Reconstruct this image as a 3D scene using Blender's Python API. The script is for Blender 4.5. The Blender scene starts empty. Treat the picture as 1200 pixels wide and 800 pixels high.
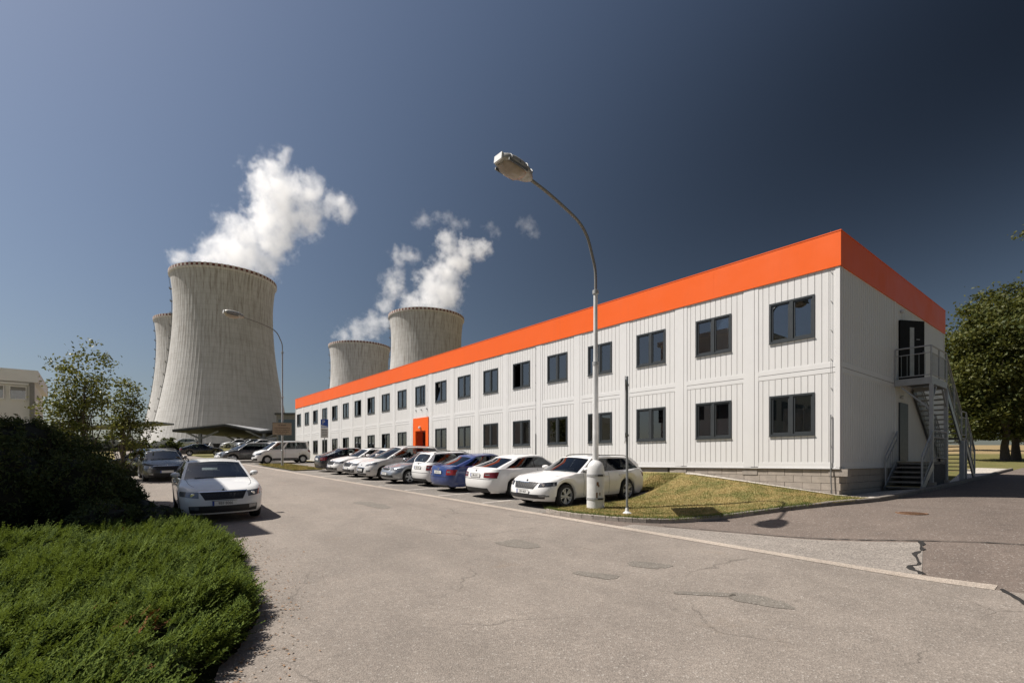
import bpy, bmesh, math, random
import numpy as np
from mathutils import Vector, Matrix
R = math.radians
random.seed(7)
rng = np.random.default_rng(7)
scene = bpy.context.scene
COL = scene.collection

# ------------------------------------------------------------------ camera, sky, sun, exposure
cam_data = bpy.data.cameras.new("camera")
cam = bpy.data.objects.new("camera", cam_data)
COL.objects.link(cam)
cam.location = (0, 0, 2.0)
cam.rotation_euler = (R(90), 0, 0)
cam_data.sensor_width = 36
cam_data.lens = 18.0
cam_data.shift_y = 0.1175
cam_data.clip_start = 0.05
cam_data.clip_end = 9000
scene.camera = cam

SUN_AZ = R(174)          # direction towards the sun, counted from +X
SUN_EL = R(55)
SUN = Vector((math.cos(SUN_AZ) * math.cos(SUN_EL), math.sin(SUN_AZ) * math.cos(SUN_EL), math.sin(SUN_EL)))
world = bpy.data.worlds.new("World")
scene.world = world
world.use_nodes = True
wt = world.node_tree
wt.nodes.clear()
w_out = wt.nodes.new("ShaderNodeOutputWorld")
w_bg = wt.nodes.new("ShaderNodeBackground")
w_sky = wt.nodes.new("ShaderNodeTexSky")
w_sky.sky_type = 'NISHITA'
w_sky.sun_disc = False
w_sky.sun_elevation = SUN_EL
w_sky.sun_rotation = math.atan2(SUN.x, SUN.y)
w_sky.altitude = 300
w_sky.air_density = 1.0
w_sky.dust_density = 1.7
w_sky.ozone_density = 1.5
# the photograph was taken through a polarising filter: skylight scattered at a right angle to the sun is held back
w_geo = wt.nodes.new("ShaderNodeTexCoord")
w_dot = wt.nodes.new("ShaderNodeVectorMath"); w_dot.operation = 'DOT_PRODUCT'
w_dot.inputs[1].default_value = SUN
wt.links.new(w_geo.outputs["Generated"], w_dot.inputs[0])
def wmath(op, a, b=None):
    n = wt.nodes.new("ShaderNodeMath"); n.operation = op
    for i, v in enumerate((a, b)):
        if v is None: continue
        if isinstance(v, (int, float)): n.inputs[i].default_value = v
        else: wt.links.new(v, n.inputs[i])
    return n.outputs[0]
c2 = wmath('MULTIPLY', w_dot.outputs["Value"], w_dot.outputs["Value"])
pol = wmath('DIVIDE', wmath('SUBTRACT', 1.0, c2), wmath('ADD', 1.0, c2))
POL = 0.88
# the effect is weaker in the thick hazy air near the horizon
w_sep = wt.nodes.new("ShaderNodeSeparateXYZ"); wt.links.new(w_geo.outputs["Generated"], w_sep.inputs[0])
low = wt.nodes.new("ShaderNodeMapRange"); low.clamp = True; low.interpolation_type = 'SMOOTHSTEP'
wt.links.new(w_sep.outputs["Z"], low.inputs[0])
for i_, v_ in enumerate((0.0, 0.62, 0.62, 1.06)): low.inputs[i_ + 1].default_value = v_
fac = wmath('SUBTRACT', 1.0, wmath('MULTIPLY', wmath('POWER', pol, 1.3), wmath('MULTIPLY', low.outputs[0], POL)))
w_mul = wt.nodes.new("ShaderNodeVectorMath"); w_mul.operation = 'SCALE'
w_hsv = wt.nodes.new("ShaderNodeHueSaturation")
w_hsv.inputs["Saturation"].default_value = 0.95
wt.links.new(w_sky.outputs[0], w_hsv.inputs["Color"])
wt.links.new(w_hsv.outputs[0], w_mul.inputs[0])
wt.links.new(fac, w_mul.inputs["Scale"])
wt.links.new(w_mul.outputs[0], w_bg.inputs["Color"])
w_bg.inputs["Strength"].default_value = 0.060
wt.links.new(w_bg.outputs[0], w_out.inputs["Surface"])

sun_data = bpy.data.lights.new("sun", 'SUN')
sun_data.energy = 4.6
sun_data.angle = R(0.5)
sun_data.color = (1.0, 0.945, 0.875)
sun = bpy.data.objects.new("sun", sun_data)
COL.objects.link(sun)
sun.rotation_euler = SUN.to_track_quat('Z', 'Y').to_euler()
sun.location = (0, 0, 60)

scene.view_settings.view_transform = 'Standard'
scene.view_settings.look = 'None'
scene.view_settings.exposure = 0.60
scene.view_settings.gamma = 1.0
scene.view_settings.use_curve_mapping = False
scene.render.engine = 'CYCLES'
cy = scene.cycles
cy.use_denoising = True
cy.max_bounces = 8
cy.diffuse_bounces = 3
cy.glossy_bounces = 4
cy.transparent_max_bounces = 16
cy.volume_bounces = 12
cy.volume_step_rate = 0.5
cy.volume_max_steps = 200
cy.use_adaptive_sampling = True
cy.adaptive_threshold = 0.01

# ------------------------------------------------------------------ the lie of the land
CX, CY_ = 9.183, 14.33                       # the near corner of the orange-topped building
UX, UY = -0.6325, 0.7745                     # along its long front (t)
NX, NY = -0.7745, -0.6325                    # out of its front, towards the road (q)
WALL_Z = 1.833                               # underside of the white walls
def ss(a, b, x):
    t = np.clip((x - a) / (b - a), 0, 1)
    return t * t * (3 - 2 * t)
GY = [-400, -60, -20, 0, 60, 70, 80, 90, 110, 150, 250, 9000]
GZ = [-2, -2, -.8, 0, 2.67, 3.2, 3.95, 4.6, 5.1, 5.6, 6, 6]
def tq_of(x, y):
    dx, dy = x - CX, y - CY_
    return dx * UX + dy * UY, dx * NX + dy * NY
def xy(t, q):
    return CX + t * UX + q * NX, CY_ + t * UY + q * NY
def plane(x, y):
    return np.interp(y, GY, GZ) + .28 * ss(5.5, 9.2, x) + .14 * ss(9, 12.5, x)
def G(x, y):
    b = plane(x, y)
    t, q = tq_of(x, y)
    gf = np.interp(t, [-2, 0, 4.4, 5, 60], [.98, .975, 1.52, 1.555, 1.57])
    q1 = np.interp(t, [3.0, 4.9, 6.3, 8.0], [5.2, 3.7, 2.0, 1.4])
    w = (1 - np.clip(q / q1, 0, 1)) ** 1.8 * ss(-1.6, 0.2, t) * (1 - ss(52, 56, t)) * (1 - ss(12.5, 17, -q))
    return b * (1 - w) + gf * w
def Gf(x, y): return float(G(np.float64(x), np.float64(y)))
def gtq(t, q, dz=0.0):
    x, y = xy(t, q)
    return (x, y, Gf(x, y) + dz)

# ------------------------------------------------------------------ helpers
def tag(o, label=None, cat=None, group=None, kind=None):
    if label: o["label"] = label
    if cat: o["category"] = cat
    if group: o["group"] = group
    if kind: o["kind"] = kind
    return o
def empty(name, loc=(0, 0, 0), rz=0.0, **kw):
    o = bpy.data.objects.new(name, None)
    o.empty_display_size = 0.2
    COL.objects.link(o)
    o.location = loc
    o.rotation_euler = (0, 0, rz)
    return tag(o, **kw)
def link_mesh(name, me, mat=None, parent=None):
    o = bpy.data.objects.new(name, me)
    COL.objects.link(o)
    if mat is not None:
        for m in (mat if isinstance(mat, (list, tuple)) else [mat]):
            if me.materials.find(m.name) < 0: me.materials.append(m)
    if parent is not None: o.parent = parent
    return o
def copy_tree(o, parent=None):
    c = o.copy(); COL.objects.link(c)
    c.parent = parent
    if parent is not None: c.matrix_parent_inverse = o.matrix_parent_inverse.copy()
    for ch in o.children: copy_tree(ch, c)
    return c
def np_mesh(name, verts, faces, smooth=False):
    """verts (N,3), faces (M,k) all with k corners, fast."""
    me = bpy.data.meshes.new(name)
    verts = np.asarray(verts, dtype=np.float32); faces = np.asarray(faces, dtype=np.int32)
    k = faces.shape[1]
    me.vertices.add(len(verts)); me.vertices.foreach_set("co", verts.ravel())
    me.loops.add(faces.size); me.loops.foreach_set("vertex_index", faces.ravel())
    me.polygons.add(len(faces))
    me.polygons.foreach_set("loop_start", np.arange(0, faces.size, k, dtype=np.int32))
    if smooth: me.polygons.foreach_set("use_smooth", np.ones(len(faces), dtype=bool))
    me.update(calc_edges=True)
    return me
class MB:
    def __init__(s): s.v = []; s.f = []; s.m = []
    def add(s, vs, fs, mi=0):
        b = len(s.v); s.v += [tuple(p) for p in vs]; s.f += [tuple(i + b for i in f) for f in fs]; s.m += [mi] * len(fs)
        return s
    def box(s, x0, x1, y0, y1, z0, z1, mi=0):
        vs = [(x, y, z) for z in (z0, z1) for y in (y0, y1) for x in (x0, x1)]
        return s.add(vs, [(0, 2, 3, 1), (4, 5, 7, 6), (0, 1, 5, 4), (2, 6, 7, 3), (0, 4, 6, 2), (1, 3, 7, 5)], mi)
    def bar(s, a, b, w, h=None, mi=0, up=(0, 0, 1)):
        """a square bar from a to b, w across, h in the up direction"""
        h = h or w
        a = Vector(a); b = Vector(b); d = (b - a).normalized()
        up = Vector(up)
        if abs(d.dot(up)) > .98: up = Vector((1, 0, 0))
        sx = d.cross(up).normalized(); sy = sx.cross(d).normalized()
        vs = [p + sx * i * w / 2 + sy * j * h / 2 for p in (a, b) for i, j in ((-1, -1), (1, -1), (1, 1), (-1, 1))]
        return s.add(vs, [(3, 2, 1, 0), (4, 5, 6, 7), (0, 1, 5, 4), (1, 2, 6, 5), (2, 3, 7, 6), (3, 0, 4, 7)], mi)
    def tube(s, pts, rad, n=8, mi=0, cap=True):
        pts = [Vector(p) for p in pts]
        rad = rad if isinstance(rad, (list, tuple)) else [rad] * len(pts)
        rings = []
        ref = None
        for i, p in enumerate(pts):
            d = (pts[min(i + 1, len(pts) - 1)] - pts[max(i - 1, 0)]).normalized()
            if ref is None:
                ref = d.orthogonal().normalized()
            ref = (ref - d * ref.dot(d)).normalized()
            bi = d.cross(ref)
            rings.append([p + (ref * math.cos(2 * math.pi * k / n) + bi * math.sin(2 * math.pi * k / n)) * rad[i] for k in range(n)])
        vs = [p for r in rings for p in r]
        fs = [(i * n + k, i * n + (k + 1) % n, (i + 1) * n + (k + 1) % n, (i + 1) * n + k) for i in range(len(pts) - 1) for k in range(n)]
        if cap:
            fs.append(tuple(range(n - 1, -1, -1))); fs.append(tuple((len(pts) - 1) * n + k for k in range(n)))
        return s.add(vs, fs, mi)
    def lathe(s, prof, n=24, mi=0, c=(0, 0, 0), axis='z', cap=True):
        vs = []
        for r, z in prof:
            for k in range(n):
                a = 2 * math.pi * k / n
                p = (r * math.cos(a), r * math.sin(a), z)
                if axis == 'y': p = (p[0], p[2], p[1])
                if axis == 'x': p = (p[2], p[0], p[1])
                vs.append((p[0] + c[0], p[1] + c[1], p[2] + c[2]))
        fs = [(i * n + k, i * n + (k + 1) % n, (i + 1) * n + (k + 1) % n, (i + 1) * n + k) for i in range(len(prof) - 1) for k in range(n)]
        if cap:
            fs.append(tuple(range(n - 1, -1, -1))); fs.append(tuple((len(prof) - 1) * n + k for k in range(n)))
        return s.add(vs, fs, mi)
    def mesh(s, name, smooth=None, weld=False):
        me = bpy.data.meshes.new(name)
        me.from_pydata(s.v, [], s.f)
        me.polygons.foreach_set("material_index", s.m)
        if weld or smooth is not None:
            bm = bmesh.new(); bm.from_mesh(me)
            if weld: bmesh.ops.remove_doubles(bm, verts=bm.verts, dist=2e-4)
            bmesh.ops.recalc_face_normals(bm, faces=bm.faces)
            bm.to_mesh(me); bm.free()
        if smooth is not None:
            me.polygons.foreach_set("use_smooth", np.ones(len(me.polygons), dtype=bool))
            me.set_sharp_from_angle(angle=R(smooth))
        me.update()
        return me
    def build(s, name, mat=None, parent=None, smooth=None, weld=False):
        return link_mesh(name, s.mesh(name, smooth, weld), mat, parent)

# ------------------------------------------------------------------ materials
MATS = {}
def new_mat(name):
    m = bpy.data.materials.new(name); m.use_nodes = True
    nt = m.node_tree; nt.nodes.clear()
    out = nt.nodes.new("ShaderNodeOutputMaterial")
    MATS[name] = m
    return m, nt, out
class NT:
    def __init__(s, nt): s.nt = nt
    def n(s, typ, **kw):
        nd = s.nt.nodes.new("ShaderNode" + typ)
        for k, v in kw.items(): setattr(nd, k, v)
        return nd
    def put(s, sock, v):
        if isinstance(v, bpy.types.NodeSocket): s.nt.links.new(v, sock)
        elif isinstance(v, (tuple, list)):
            sock.default_value = tuple(v) + (1.0,) if len(v) == 3 and sock.type == 'RGBA' else tuple(v)
        else: sock.default_value = v
    def math(s, op, a, b=None, c=None, clamp=False):
        nd = s.n("Math", operation=op); nd.use_clamp = clamp
        for i, v in enumerate((a, b, c)):
            if v is not None: s.put(nd.inputs[i], v)
        return nd.outputs[0]
    def vmath(s, op, a, b=None):
        nd = s.n("VectorMath", operation=op)
        s.put(nd.inputs[0], a)
        if b is not None: s.put(nd.inputs[1], b)
        return nd.outputs["Value"] if op in ('DISTANCE', 'LENGTH', 'DOT_PRODUCT') else nd.outputs[0]
    def noise(s, vec, scale, detail=3, rough=.55, dist=0.0):
        nd = s.n("TexNoise"); s.put(nd.inputs["Vector"], vec)
        nd.inputs["Scale"].default_value = scale; nd.inputs["Detail"].default_value = detail
        nd.inputs["Roughness"].default_value = rough; nd.inputs["Distortion"].default_value = dist
        return nd.outputs["Fac"]
    def mapr(s, v, a, b, c=0.0, d=1.0):
        nd = s.n("MapRange"); nd.clamp = True
        s.put(nd.inputs[0], v)
        for i, x in enumerate((a, b, c, d)): nd.inputs[i + 1].default_value = x
        return nd.outputs[0]
    def mix(s, f, a, b, mode='MIX'):
        nd = s.n("Mix", data_type='RGBA', blend_type=mode)
        s.put(nd.inputs[0], f); s.put(nd.inputs[6], a); s.put(nd.inputs[7], b)
        return nd.outputs[2]
    def scale(s, vec, xyz):
        nd = s.n("Mapping"); s.put(nd.inputs["Vector"], vec); nd.inputs["Scale"].default_value = xyz
        return nd.outputs[0]
    def bump(s, h, strength=.3, dist=.01):
        nd = s.n("Bump"); s.put(nd.inputs["Height"], h)
        nd.inputs["Strength"].default_value = strength; nd.inputs["Distance"].default_value = dist
        return nd.outputs[0]
    def bsdf(s, out, color, rough=.6, metal=0.0, normal=None, coat=0.0, spec=.5, ior=1.5, emis=None):
        b = s.n("BsdfPrincipled")
        s.put(b.inputs["Base Color"], color); s.put(b.inputs["Roughness"], rough); s.put(b.inputs["Metallic"], metal)
        b.inputs["Specular IOR Level"].default_value = spec; b.inputs["IOR"].default_value = ior
        b.inputs["Coat Weight"].default_value = coat; b.inputs["Coat Roughness"].default_value = .04
        if normal is not None: s.put(b.inputs["Normal"], normal)
        s.nt.links.new(b.outputs[0], out.inputs["Surface"])
        return b
def obj_coord(t): return t.n("TexCoord").outputs["Object"]
def pos(t): return t.n("NewGeometry").outputs["Position"]
def plain(name, col, rough=.5, metal=0.0, coat=0.0, var=.12, scale=3.0, bump=0.0, spec=.5, space='obj'):
    m, nt, out = new_mat(name); t = NT(nt)
    p = obj_coord(t) if space == 'obj' else pos(t)
    f = t.noise(p, scale, 5, .6)
    c = t.mix(t.mapr(f, .3, .7), tuple(max(0, x * (1 - var)) for x in col), tuple(min(1, x * (1 + var)) for x in col))
    r = t.mapr(t.noise(p, scale * 2.3, 4), .3, .7, rough * .88, min(1, rough * 1.12))
    nrm = t.bump(t.noise(p, scale * 14, 4), bump, .01) if bump else None
    t.bsdf(out, c, r, metal, nrm, coat, spec)
    return m
def paint(name, col, metal=0.0, rough=.35):
    m, nt, out = new_mat(name); t = NT(nt)
    p = obj_coord(t)
    dust = t.mapr(t.noise(p, 2.2, 5, .6), .45, .8, 0, .16)
    c = t.mix(dust, col, (.42, .38, .33))
    t.bsdf(out, c, t.mapr(t.noise(p, 5, 3), .3, .7, rough * .85, rough * 1.2), metal, None, .8 if not metal else .6)
    return m
def glass(name, tint, ior=1.55, rough=.01, boost=1.0):
    m, nt, out = new_mat(name); t = NT(nt)
    fr = t.n("Fresnel"); fr.inputs["IOR"].default_value = ior
    gl = t.n("BsdfGlossy"); gl.inputs["Roughness"].default_value = rough; t.put(gl.inputs["Color"], (.95, .97, 1.0))
    tr = t.n("BsdfTransparent"); t.put(tr.inputs["Color"], tint)
    mx = t.n("MixShader")
    t.put(mx.inputs[0], t.math('MULTIPLY', fr.outputs[0], boost, clamp=True))
    nt.links.new(tr.outputs[0], mx.inputs[1]); nt.links.new(gl.outputs[0], mx.inputs[2])
    nt.links.new(mx.outputs[0], out.inputs["Surface"])
    return m
def leafy(name, dark, light, trans=.25, rough=.55, big=.25, spec=.22):
    m, nt, out = new_mat(name); t = NT(nt)
    g = t.n("NewGeometry")
    r = g.outputs["Random Per Island"]
    big_n = t.noise(g.outputs["Position"], big, 3)
    f = t.math('ADD', t.math('MULTIPLY', r, .75), t.math('MULTIPLY', t.math('SUBTRACT', big_n, .5), .8), clamp=True)
    c = t.mix(f, dark, light)
    b = t.n("BsdfPrincipled"); t.put(b.inputs["Base Color"], c); b.inputs["Roughness"].default_value = rough
    b.inputs["Specular IOR Level"].default_value = spec
    tl = t.n("BsdfTranslucent"); t.put(tl.inputs["Color"], t.mix(.5, c, (c0 := (light[0] * 1.3, light[1] * 1.3, light[2] * .7))))
    mx = t.n("MixShader"); mx.inputs[0].default_value = trans
    nt.links.new(b.outputs[0], mx.inputs[1]); nt.links.new(tl.outputs[0], mx.inputs[2])
    nt.links.new(mx.outputs[0], out.inputs["Surface"])
    return m

def asphalt(name, col, speck=.5, crack=0.0, patchy=.18, fine=55):
    m, nt, out = new_mat(name); t = NT(nt)
    p = pos(t)
    big = t.noise(p, .22, 5, .6)
    mid = t.noise(p, 1.7, 6, .65)
    v = t.n("TexVoronoi"); t.put(v.inputs["Vector"], p); v.inputs["Scale"].default_value = fine
    stone = v.outputs["Color"]
    sep = t.n("SeparateColor"); nt.links.new(stone, sep.inputs[0])
    lo = tuple(x * (1 - patchy) for x in col); hi = tuple(x * (1 + patchy) for x in col)
    c = t.mix(t.mapr(t.math('ADD', t.math('MULTIPLY', big, .55), t.math('MULTIPLY', mid, .45)), .36, .64), lo, hi)
    bright = t.mapr(sep.outputs[0], .0, 1.0, 1 - speck, 1 + speck * .8)
    # stones of lighter and darker kinds in the worn surface
    c = t.mix(1.0, c, bright, 'MULTIPLY')
    chips = t.mapr(sep.outputs[1], .94, .98, 0, .4)
    c = t.mix(chips, c, (.45, .42, .38))
    # worn wheel tracks and drips run along the road
    mp = t.n("Mapping"); t.put(mp.inputs["Vector"], p); mp.inputs["Rotation"].default_value = (0, 0, -2.2557); 
    al = t.scale(mp.outputs[0], (.06, .75, 1))
    trk = t.noise(al, 1.0, 5, .6)
    c = t.mix(t.mapr(trk, .50, .72, 0, .30), c, tuple(x * .62 for x in col))
    c = t.mix(t.mapr(trk, .46, .30, 0, .25), c, tuple(min(1, x * 1.22) for x in col))
    spot = t.mapr(t.noise(p, 2.6, 3, .5), .70, .76, 0, .35)
    c = t.mix(spot, c, tuple(x * .5 for x in col))
    rust = t.mapr(t.noise(p, .6, 5, .7), .62, .75, 0, .22)
    c = t.mix(rust, c, (.22, .15, .09))
    if crack:
        wob = t.n("TexNoise"); t.put(wob.inputs["Vector"], p); wob.inputs["Scale"].default_value = 1.1; wob.inputs["Detail"].default_value = 5
        pw = t.vmath('ADD', p, t.vmath('MULTIPLY', wob.outputs["Color"], (1.1, 1.1, 0)))
        vc = t.n("TexVoronoi", feature='DISTANCE_TO_EDGE'); t.put(vc.inputs["Vector"], t.vmath('MULTIPLY', pw, (1, 1, 0)))
        vc.inputs["Scale"].default_value = .28
        ln = t.mapr(vc.outputs["Distance"], .0, .006, 1, 0)
        brk = t.mapr(t.noise(p, .9, 4), .48, .62, 0, 1)
        c = t.mix(t.math('MULTIPLY', t.math('MULTIPLY', ln, brk), crack), c, (.05, .043, .036))
    h = t.math('ADD', v.outputs["Distance"], t.math('MULTIPLY', t.noise(p, 9, 5), .6))
    t.bsdf(out, c, t.mapr(mid, .3, .7, .8, .95), 0, t.bump(h, .55, .012), spec=.3)
    return m

M_asphalt = asphalt("old_asphalt", (.216, .186, .159), .22, .5)
M_parking = asphalt("parking_asphalt", (.185, .166, .146), .40, .5)
M_side = asphalt("side_road_asphalt", (.140, .112, .094), .22, .3)
M_wedge = asphalt("pale_asphalt", (.235, .208, .182), .42, .4)
M_patch = asphalt("patch_asphalt", (.168, .150, .128), .22, 0)
M_strip = asphalt("concrete_edge", (.37, .315, .262), .30, .2, .2)
M_seal = plain("crack_tar", (.028, .026, .024), .5, space='pos')
M_line = plain("road_paint", (.50, .46, .41), .7, var=.2, scale=5, space='pos')
M_kerb = plain("kerb_concrete", (.30, .262, .225), .85, var=.2, scale=5, bump=.4, space='pos')
M_kerb_dark = plain("kerb_joint", (.20, .175, .15), .9, var=.2, scale=4, bump=.4, space='pos')
M_gravel = plain("gravel", (.42, .38, .33), .9, var=.5, scale=24, bump=.8, space='pos')
M_soil = plain("soil", (.10, .075, .05), .95, var=.4, scale=4, bump=.6, space='pos')
def ground_mat():
    m, nt, out = new_mat("terrain"); t = NT(nt); p = pos(t)
    a = t.noise(p, .05, 6, .6); b = t.noise(p, .9, 6, .7); c = t.noise(p, 14, 4, .7)
    col = t.mix(t.mapr(b, .35, .65), (.200, .160, .065), (.110, .118, .038))
    straw = t.mix(t.mapr(c, .3, .7), (.27, .195, .10), (.34, .25, .135))
    sep = t.n("SeparateXYZ"); nt.links.new(p, sep.inputs[0])
    far = t.mapr(t.math('ADD', sep.outputs["Y"], t.math('MULTIPLY', a, 14)), 62, 66)      # a mown grain field starts behind the trees
    right = t.mapr(sep.outputs["X"], 0, 10)
    away = t.mapr(sep.outputs["Y"], 115, 135)
    bounce = t.mapr(sep.outputs["X"], 10, -5)
    straw = t.mix(t.math('MULTIPLY', away, bounce), straw, t.mix(t.mapr(c, .3, .7), (.34, .31, .27), (.44, .41, .36)))  # pale ground added round the towers to bounce light onto their shaded sides
    col = t.mix(t.math('MAXIMUM', t.math('MULTIPLY', far, right), away), col, straw)
    t.bsdf(out, t.mix(t.mapr(c, .2, .8, .0, .35), col, (.05, .05, .02)), .95, 0, t.bump(c, .6, .05), spec=.15)
    return m
M_ground = ground_mat()
def lawn_mat():
    m, nt, out = new_mat("dry_lawn"); t = NT(nt); p = pos(t)
    b = t.noise(p, 1.5, 5, .7); c = t.noise(p, 22, 5, .7)
    col = t.mix(t.mapr(b, .40, .60), (.130, .135, .042), (.28, .215, .088))
    col = t.mix(t.mapr(c, .35, .75, 0, .6), col, (.33, .255, .125))
    t.bsdf(out, col, .95, 0, t.bump(c, .8, .04), spec=.15)
    return m
M_lawn = lawn_mat()
def turf_mat():
    m, nt, out = new_mat("grass_blades"); t = NT(nt)
    g = t.n("NewGeometry"); p = g.outputs["Position"]; r = g.outputs["Random Per Island"]
    a = t.noise(p, 1.5, 5, .7); b = t.noise(p, 3.7, 4, .65)
    j = t.math('MULTIPLY', t.math('SUBTRACT', r, .5), .22)
    c = t.mix(t.mapr(t.math('ADD', a, j), .40, .60), (.135, .150, .040), (.36, .28, .115))
    c = t.mix(t.mapr(t.math('ADD', b, j), .55, .70, 0, .75), c, (.30, .185, .085))
    c = t.mix(t.mapr(r, .80, .95, 0, .6), c, (.50, .40, .20))
    d = t.n("BsdfDiffuse"); t.put(d.inputs["Color"], c); tl = t.n("BsdfTranslucent"); t.put(tl.inputs["Color"], c)
    mx = t.n("MixShader"); mx.inputs[0].default_value = .3
    nt.links.new(d.outputs[0], mx.inputs[1]); nt.links.new(tl.outputs[0], mx.inputs[2]); nt.links.new(mx.outputs[0], out.inputs["Surface"])
    return m
M_blade = turf_mat()

def white_panel():
    m, nt, out = new_mat("white_steel_panel"); t = NT(nt); p = obj_coord(t)
    streak = t.noise(t.scale(p, (6, 6, .5)), 1.5, 5, .6)
    c = t.mix(t.mapr(streak, .45, .75, 0, .3), (.655, .646, .633), (.575, .56, .54))
    oi = t.n("ObjectInfo")
    c = t.mix(t.mapr(oi.outputs["Random"], 0, 1, 0, .10), c, (.52, .50, .475))
    low = t.noise(p, .8, 4)
    t.bsdf(out, c, t.mapr(low, .3, .7, .38, .52), 0, t.bump(t.noise(p, 1.1, 3), .10, .04), 0, .4)
    return m
M_white = white_panel()
M_post = plain("white_frame_paint", (.65, .64, .628), .45, var=.03, scale=1.2)
def orange_mat():
    m, nt, out = new_mat("orange_cladding_sheet"); t = NT(nt); p = obj_coord(t)
    oi = t.n("ObjectInfo")
    c = t.mix(t.mapr(oi.outputs["Random"], 0, 1, 0, .16), (.80, .118, .010), (.66, .098, .012))
    c = t.mix(t.mapr(t.noise(t.scale(p, (3, 3, .4)), 1.4, 5, .6), .5, .8, 0, .18), c, (.62, .11, .03))
    t.bsdf(out, c, t.mapr(t.noise(p, .7, 3), .3, .7, .36, .52), 0, t.bump(t.noise(p, .8, 3), .18, .05), 0, .3)
    return m
M_orange_d = plain("orange_reveal", (.62, .075, .015), .5, var=.05, scale=1)
M_orange = orange_mat()
M_dgrey = plain("anthracite_frame", (.036, .041, .044), .4, var=.08, scale=4)
M_glass = glass("window_glass", (.42, .46, .48), 1.9, .008, 1.5)
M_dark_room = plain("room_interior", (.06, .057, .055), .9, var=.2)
M_blind = plain("pale_blind", (.62, .60, .56), .8, var=.06)
M_block = plain("plinth_block", (.33, .285, .24), .9, var=.22, scale=2.5, bump=.5)
M_steel = plain("galvanised_steel", (.30, .31, .31), .42, .75, var=.15, scale=6)
M_steel_dk = plain("weathered_steel", (.17, .172, .17), .55, .5, var=.2, scale=5)
M_black = plain("black_door", (.010, .010, .011), .6, var=.1, spec=.15)
M_yellow = plain("yellow_edge_paint", (.55, .38, .03), .7, var=.2)
M_step = plain("concrete_step", (.21, .19, .165), .9, var=.2, scale=5, bump=.4)
M_rub = plain("roofing", (.10, .10, .10), .9)
M_lamp_white = plain("old_white_paint", (.60, .60, .59), .5, var=.12, scale=4, bump=.1)
M_rust = plain("rust", (.16, .085, .045), .9, var=.4, scale=20)
M_galv_lt = plain("pale_galvanised", (.36, .365, .365), .5, .3, var=.12, scale=5)
M_lamp_head = plain("lamp_shell", (.36, .345, .31), .5, .3, var=.15, scale=8)
M_lamp_bowl = plain("lamp_bowl", (.30, .25, .20), .25, var=.2, scale=7)
M_tyre = plain("tyre_rubber", (.018, .018, .018), .85, var=.2, scale=9)
M_rim = plain("silver_rim", (.50, .51, .52), .35, .25, coat=.4, var=.05)
M_rim_dk = plain("black_rim", (.02, .02, .022), .3, .4, var=.05)
M_trim = plain("black_plastic", (.022, .022, .023), .55, var=.1)
M_carglass = glass("car_glass", (.36, .40, .40), 1.5, .01, 1.2)
M_inter = plain("car_interior", (.055, .053, .052), .85, var=.2)
M_lens = plain("headlight_lens", (.20, .21, .22), .12, .4, coat=.8, var=.25, scale=9)
M_lens_dk = plain("dark_headlight", (.06, .064, .07), .10, .5, coat=.8, var=.5, scale=18)
M_tail = plain("red_tail_light", (.13, .006, .008), .16, coat=.8, var=.3, scale=9)
M_tail_br = plain("bright_tail_light", (.26, .02, .018), .2, coat=.8, var=.3, scale=9)
M_chrome = plain("chrome", (.75, .75, .76), .12, 1.0, var=.03)
M_plate = plain("plate_white", (.72, .72, .70), .5, var=.03)
M_blue = plain("plate_blue", (.02, .06, .30), .5, var=.03)
M_ink = plain("black_ink", (.015, .015, .015), .6, var=.05)
P_white = paint("car_white", (.74, .735, .72))
P_silver = paint("car_silver", (.36, .38, .40), .75, .32)
P_grey = paint("car_grey", (.085, .088, .090), .55, .3)
P_blue = paint("car_blue", (.006, .030, .15), .0, .4)
P_black = paint("car_black", (.008, .009, .013), .1, .22)
P_pearl = paint("car_pearl", (.60, .59, .57), .15, .3)
P_navy = paint("car_dark_blue", (.012, .018, .035), .2, .25)
P_red = paint("car_red", (.30, .02, .02), .1, .3)
# ------------------------------------------------------------------ ground sheets
def sinh_axis(near, far, n_near, n_far):
    a = np.linspace(-near, near, n_near)
    b = np.geomspace(near * 1.03, far, n_far)
    return np.concatenate([-b[::-1], a, b])
def grid_mesh(name, X, Y, Z):
    ny, nx = X.shape
    v = np.stack([X, Y, Z], -1).reshape(-1, 3)
    i = np.arange(ny * nx).reshape(ny, nx)
    f = np.stack([i[:-1, :-1], i[:-1, 1:], i[1:, 1:], i[1:, :-1]], -1).reshape(-1, 4)
    return np_mesh(name, v, f, True)
gx = sinh_axis(60, 6000, 161, 40)
gy = np.concatenate([-np.geomspace(22, 6000, 25)[::-1], np.linspace(-20, 90, 184), np.geomspace(92, 8000, 45)])
GXX, GYY = np.meshgrid(gx, gy)
terrain = link_mesh("ground", grid_mesh("ground", GXX, GYY, G(GXX, GYY) - .07), M_ground)
tag(terrain, "dry grassland and fields around the site", kind="structure")

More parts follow.
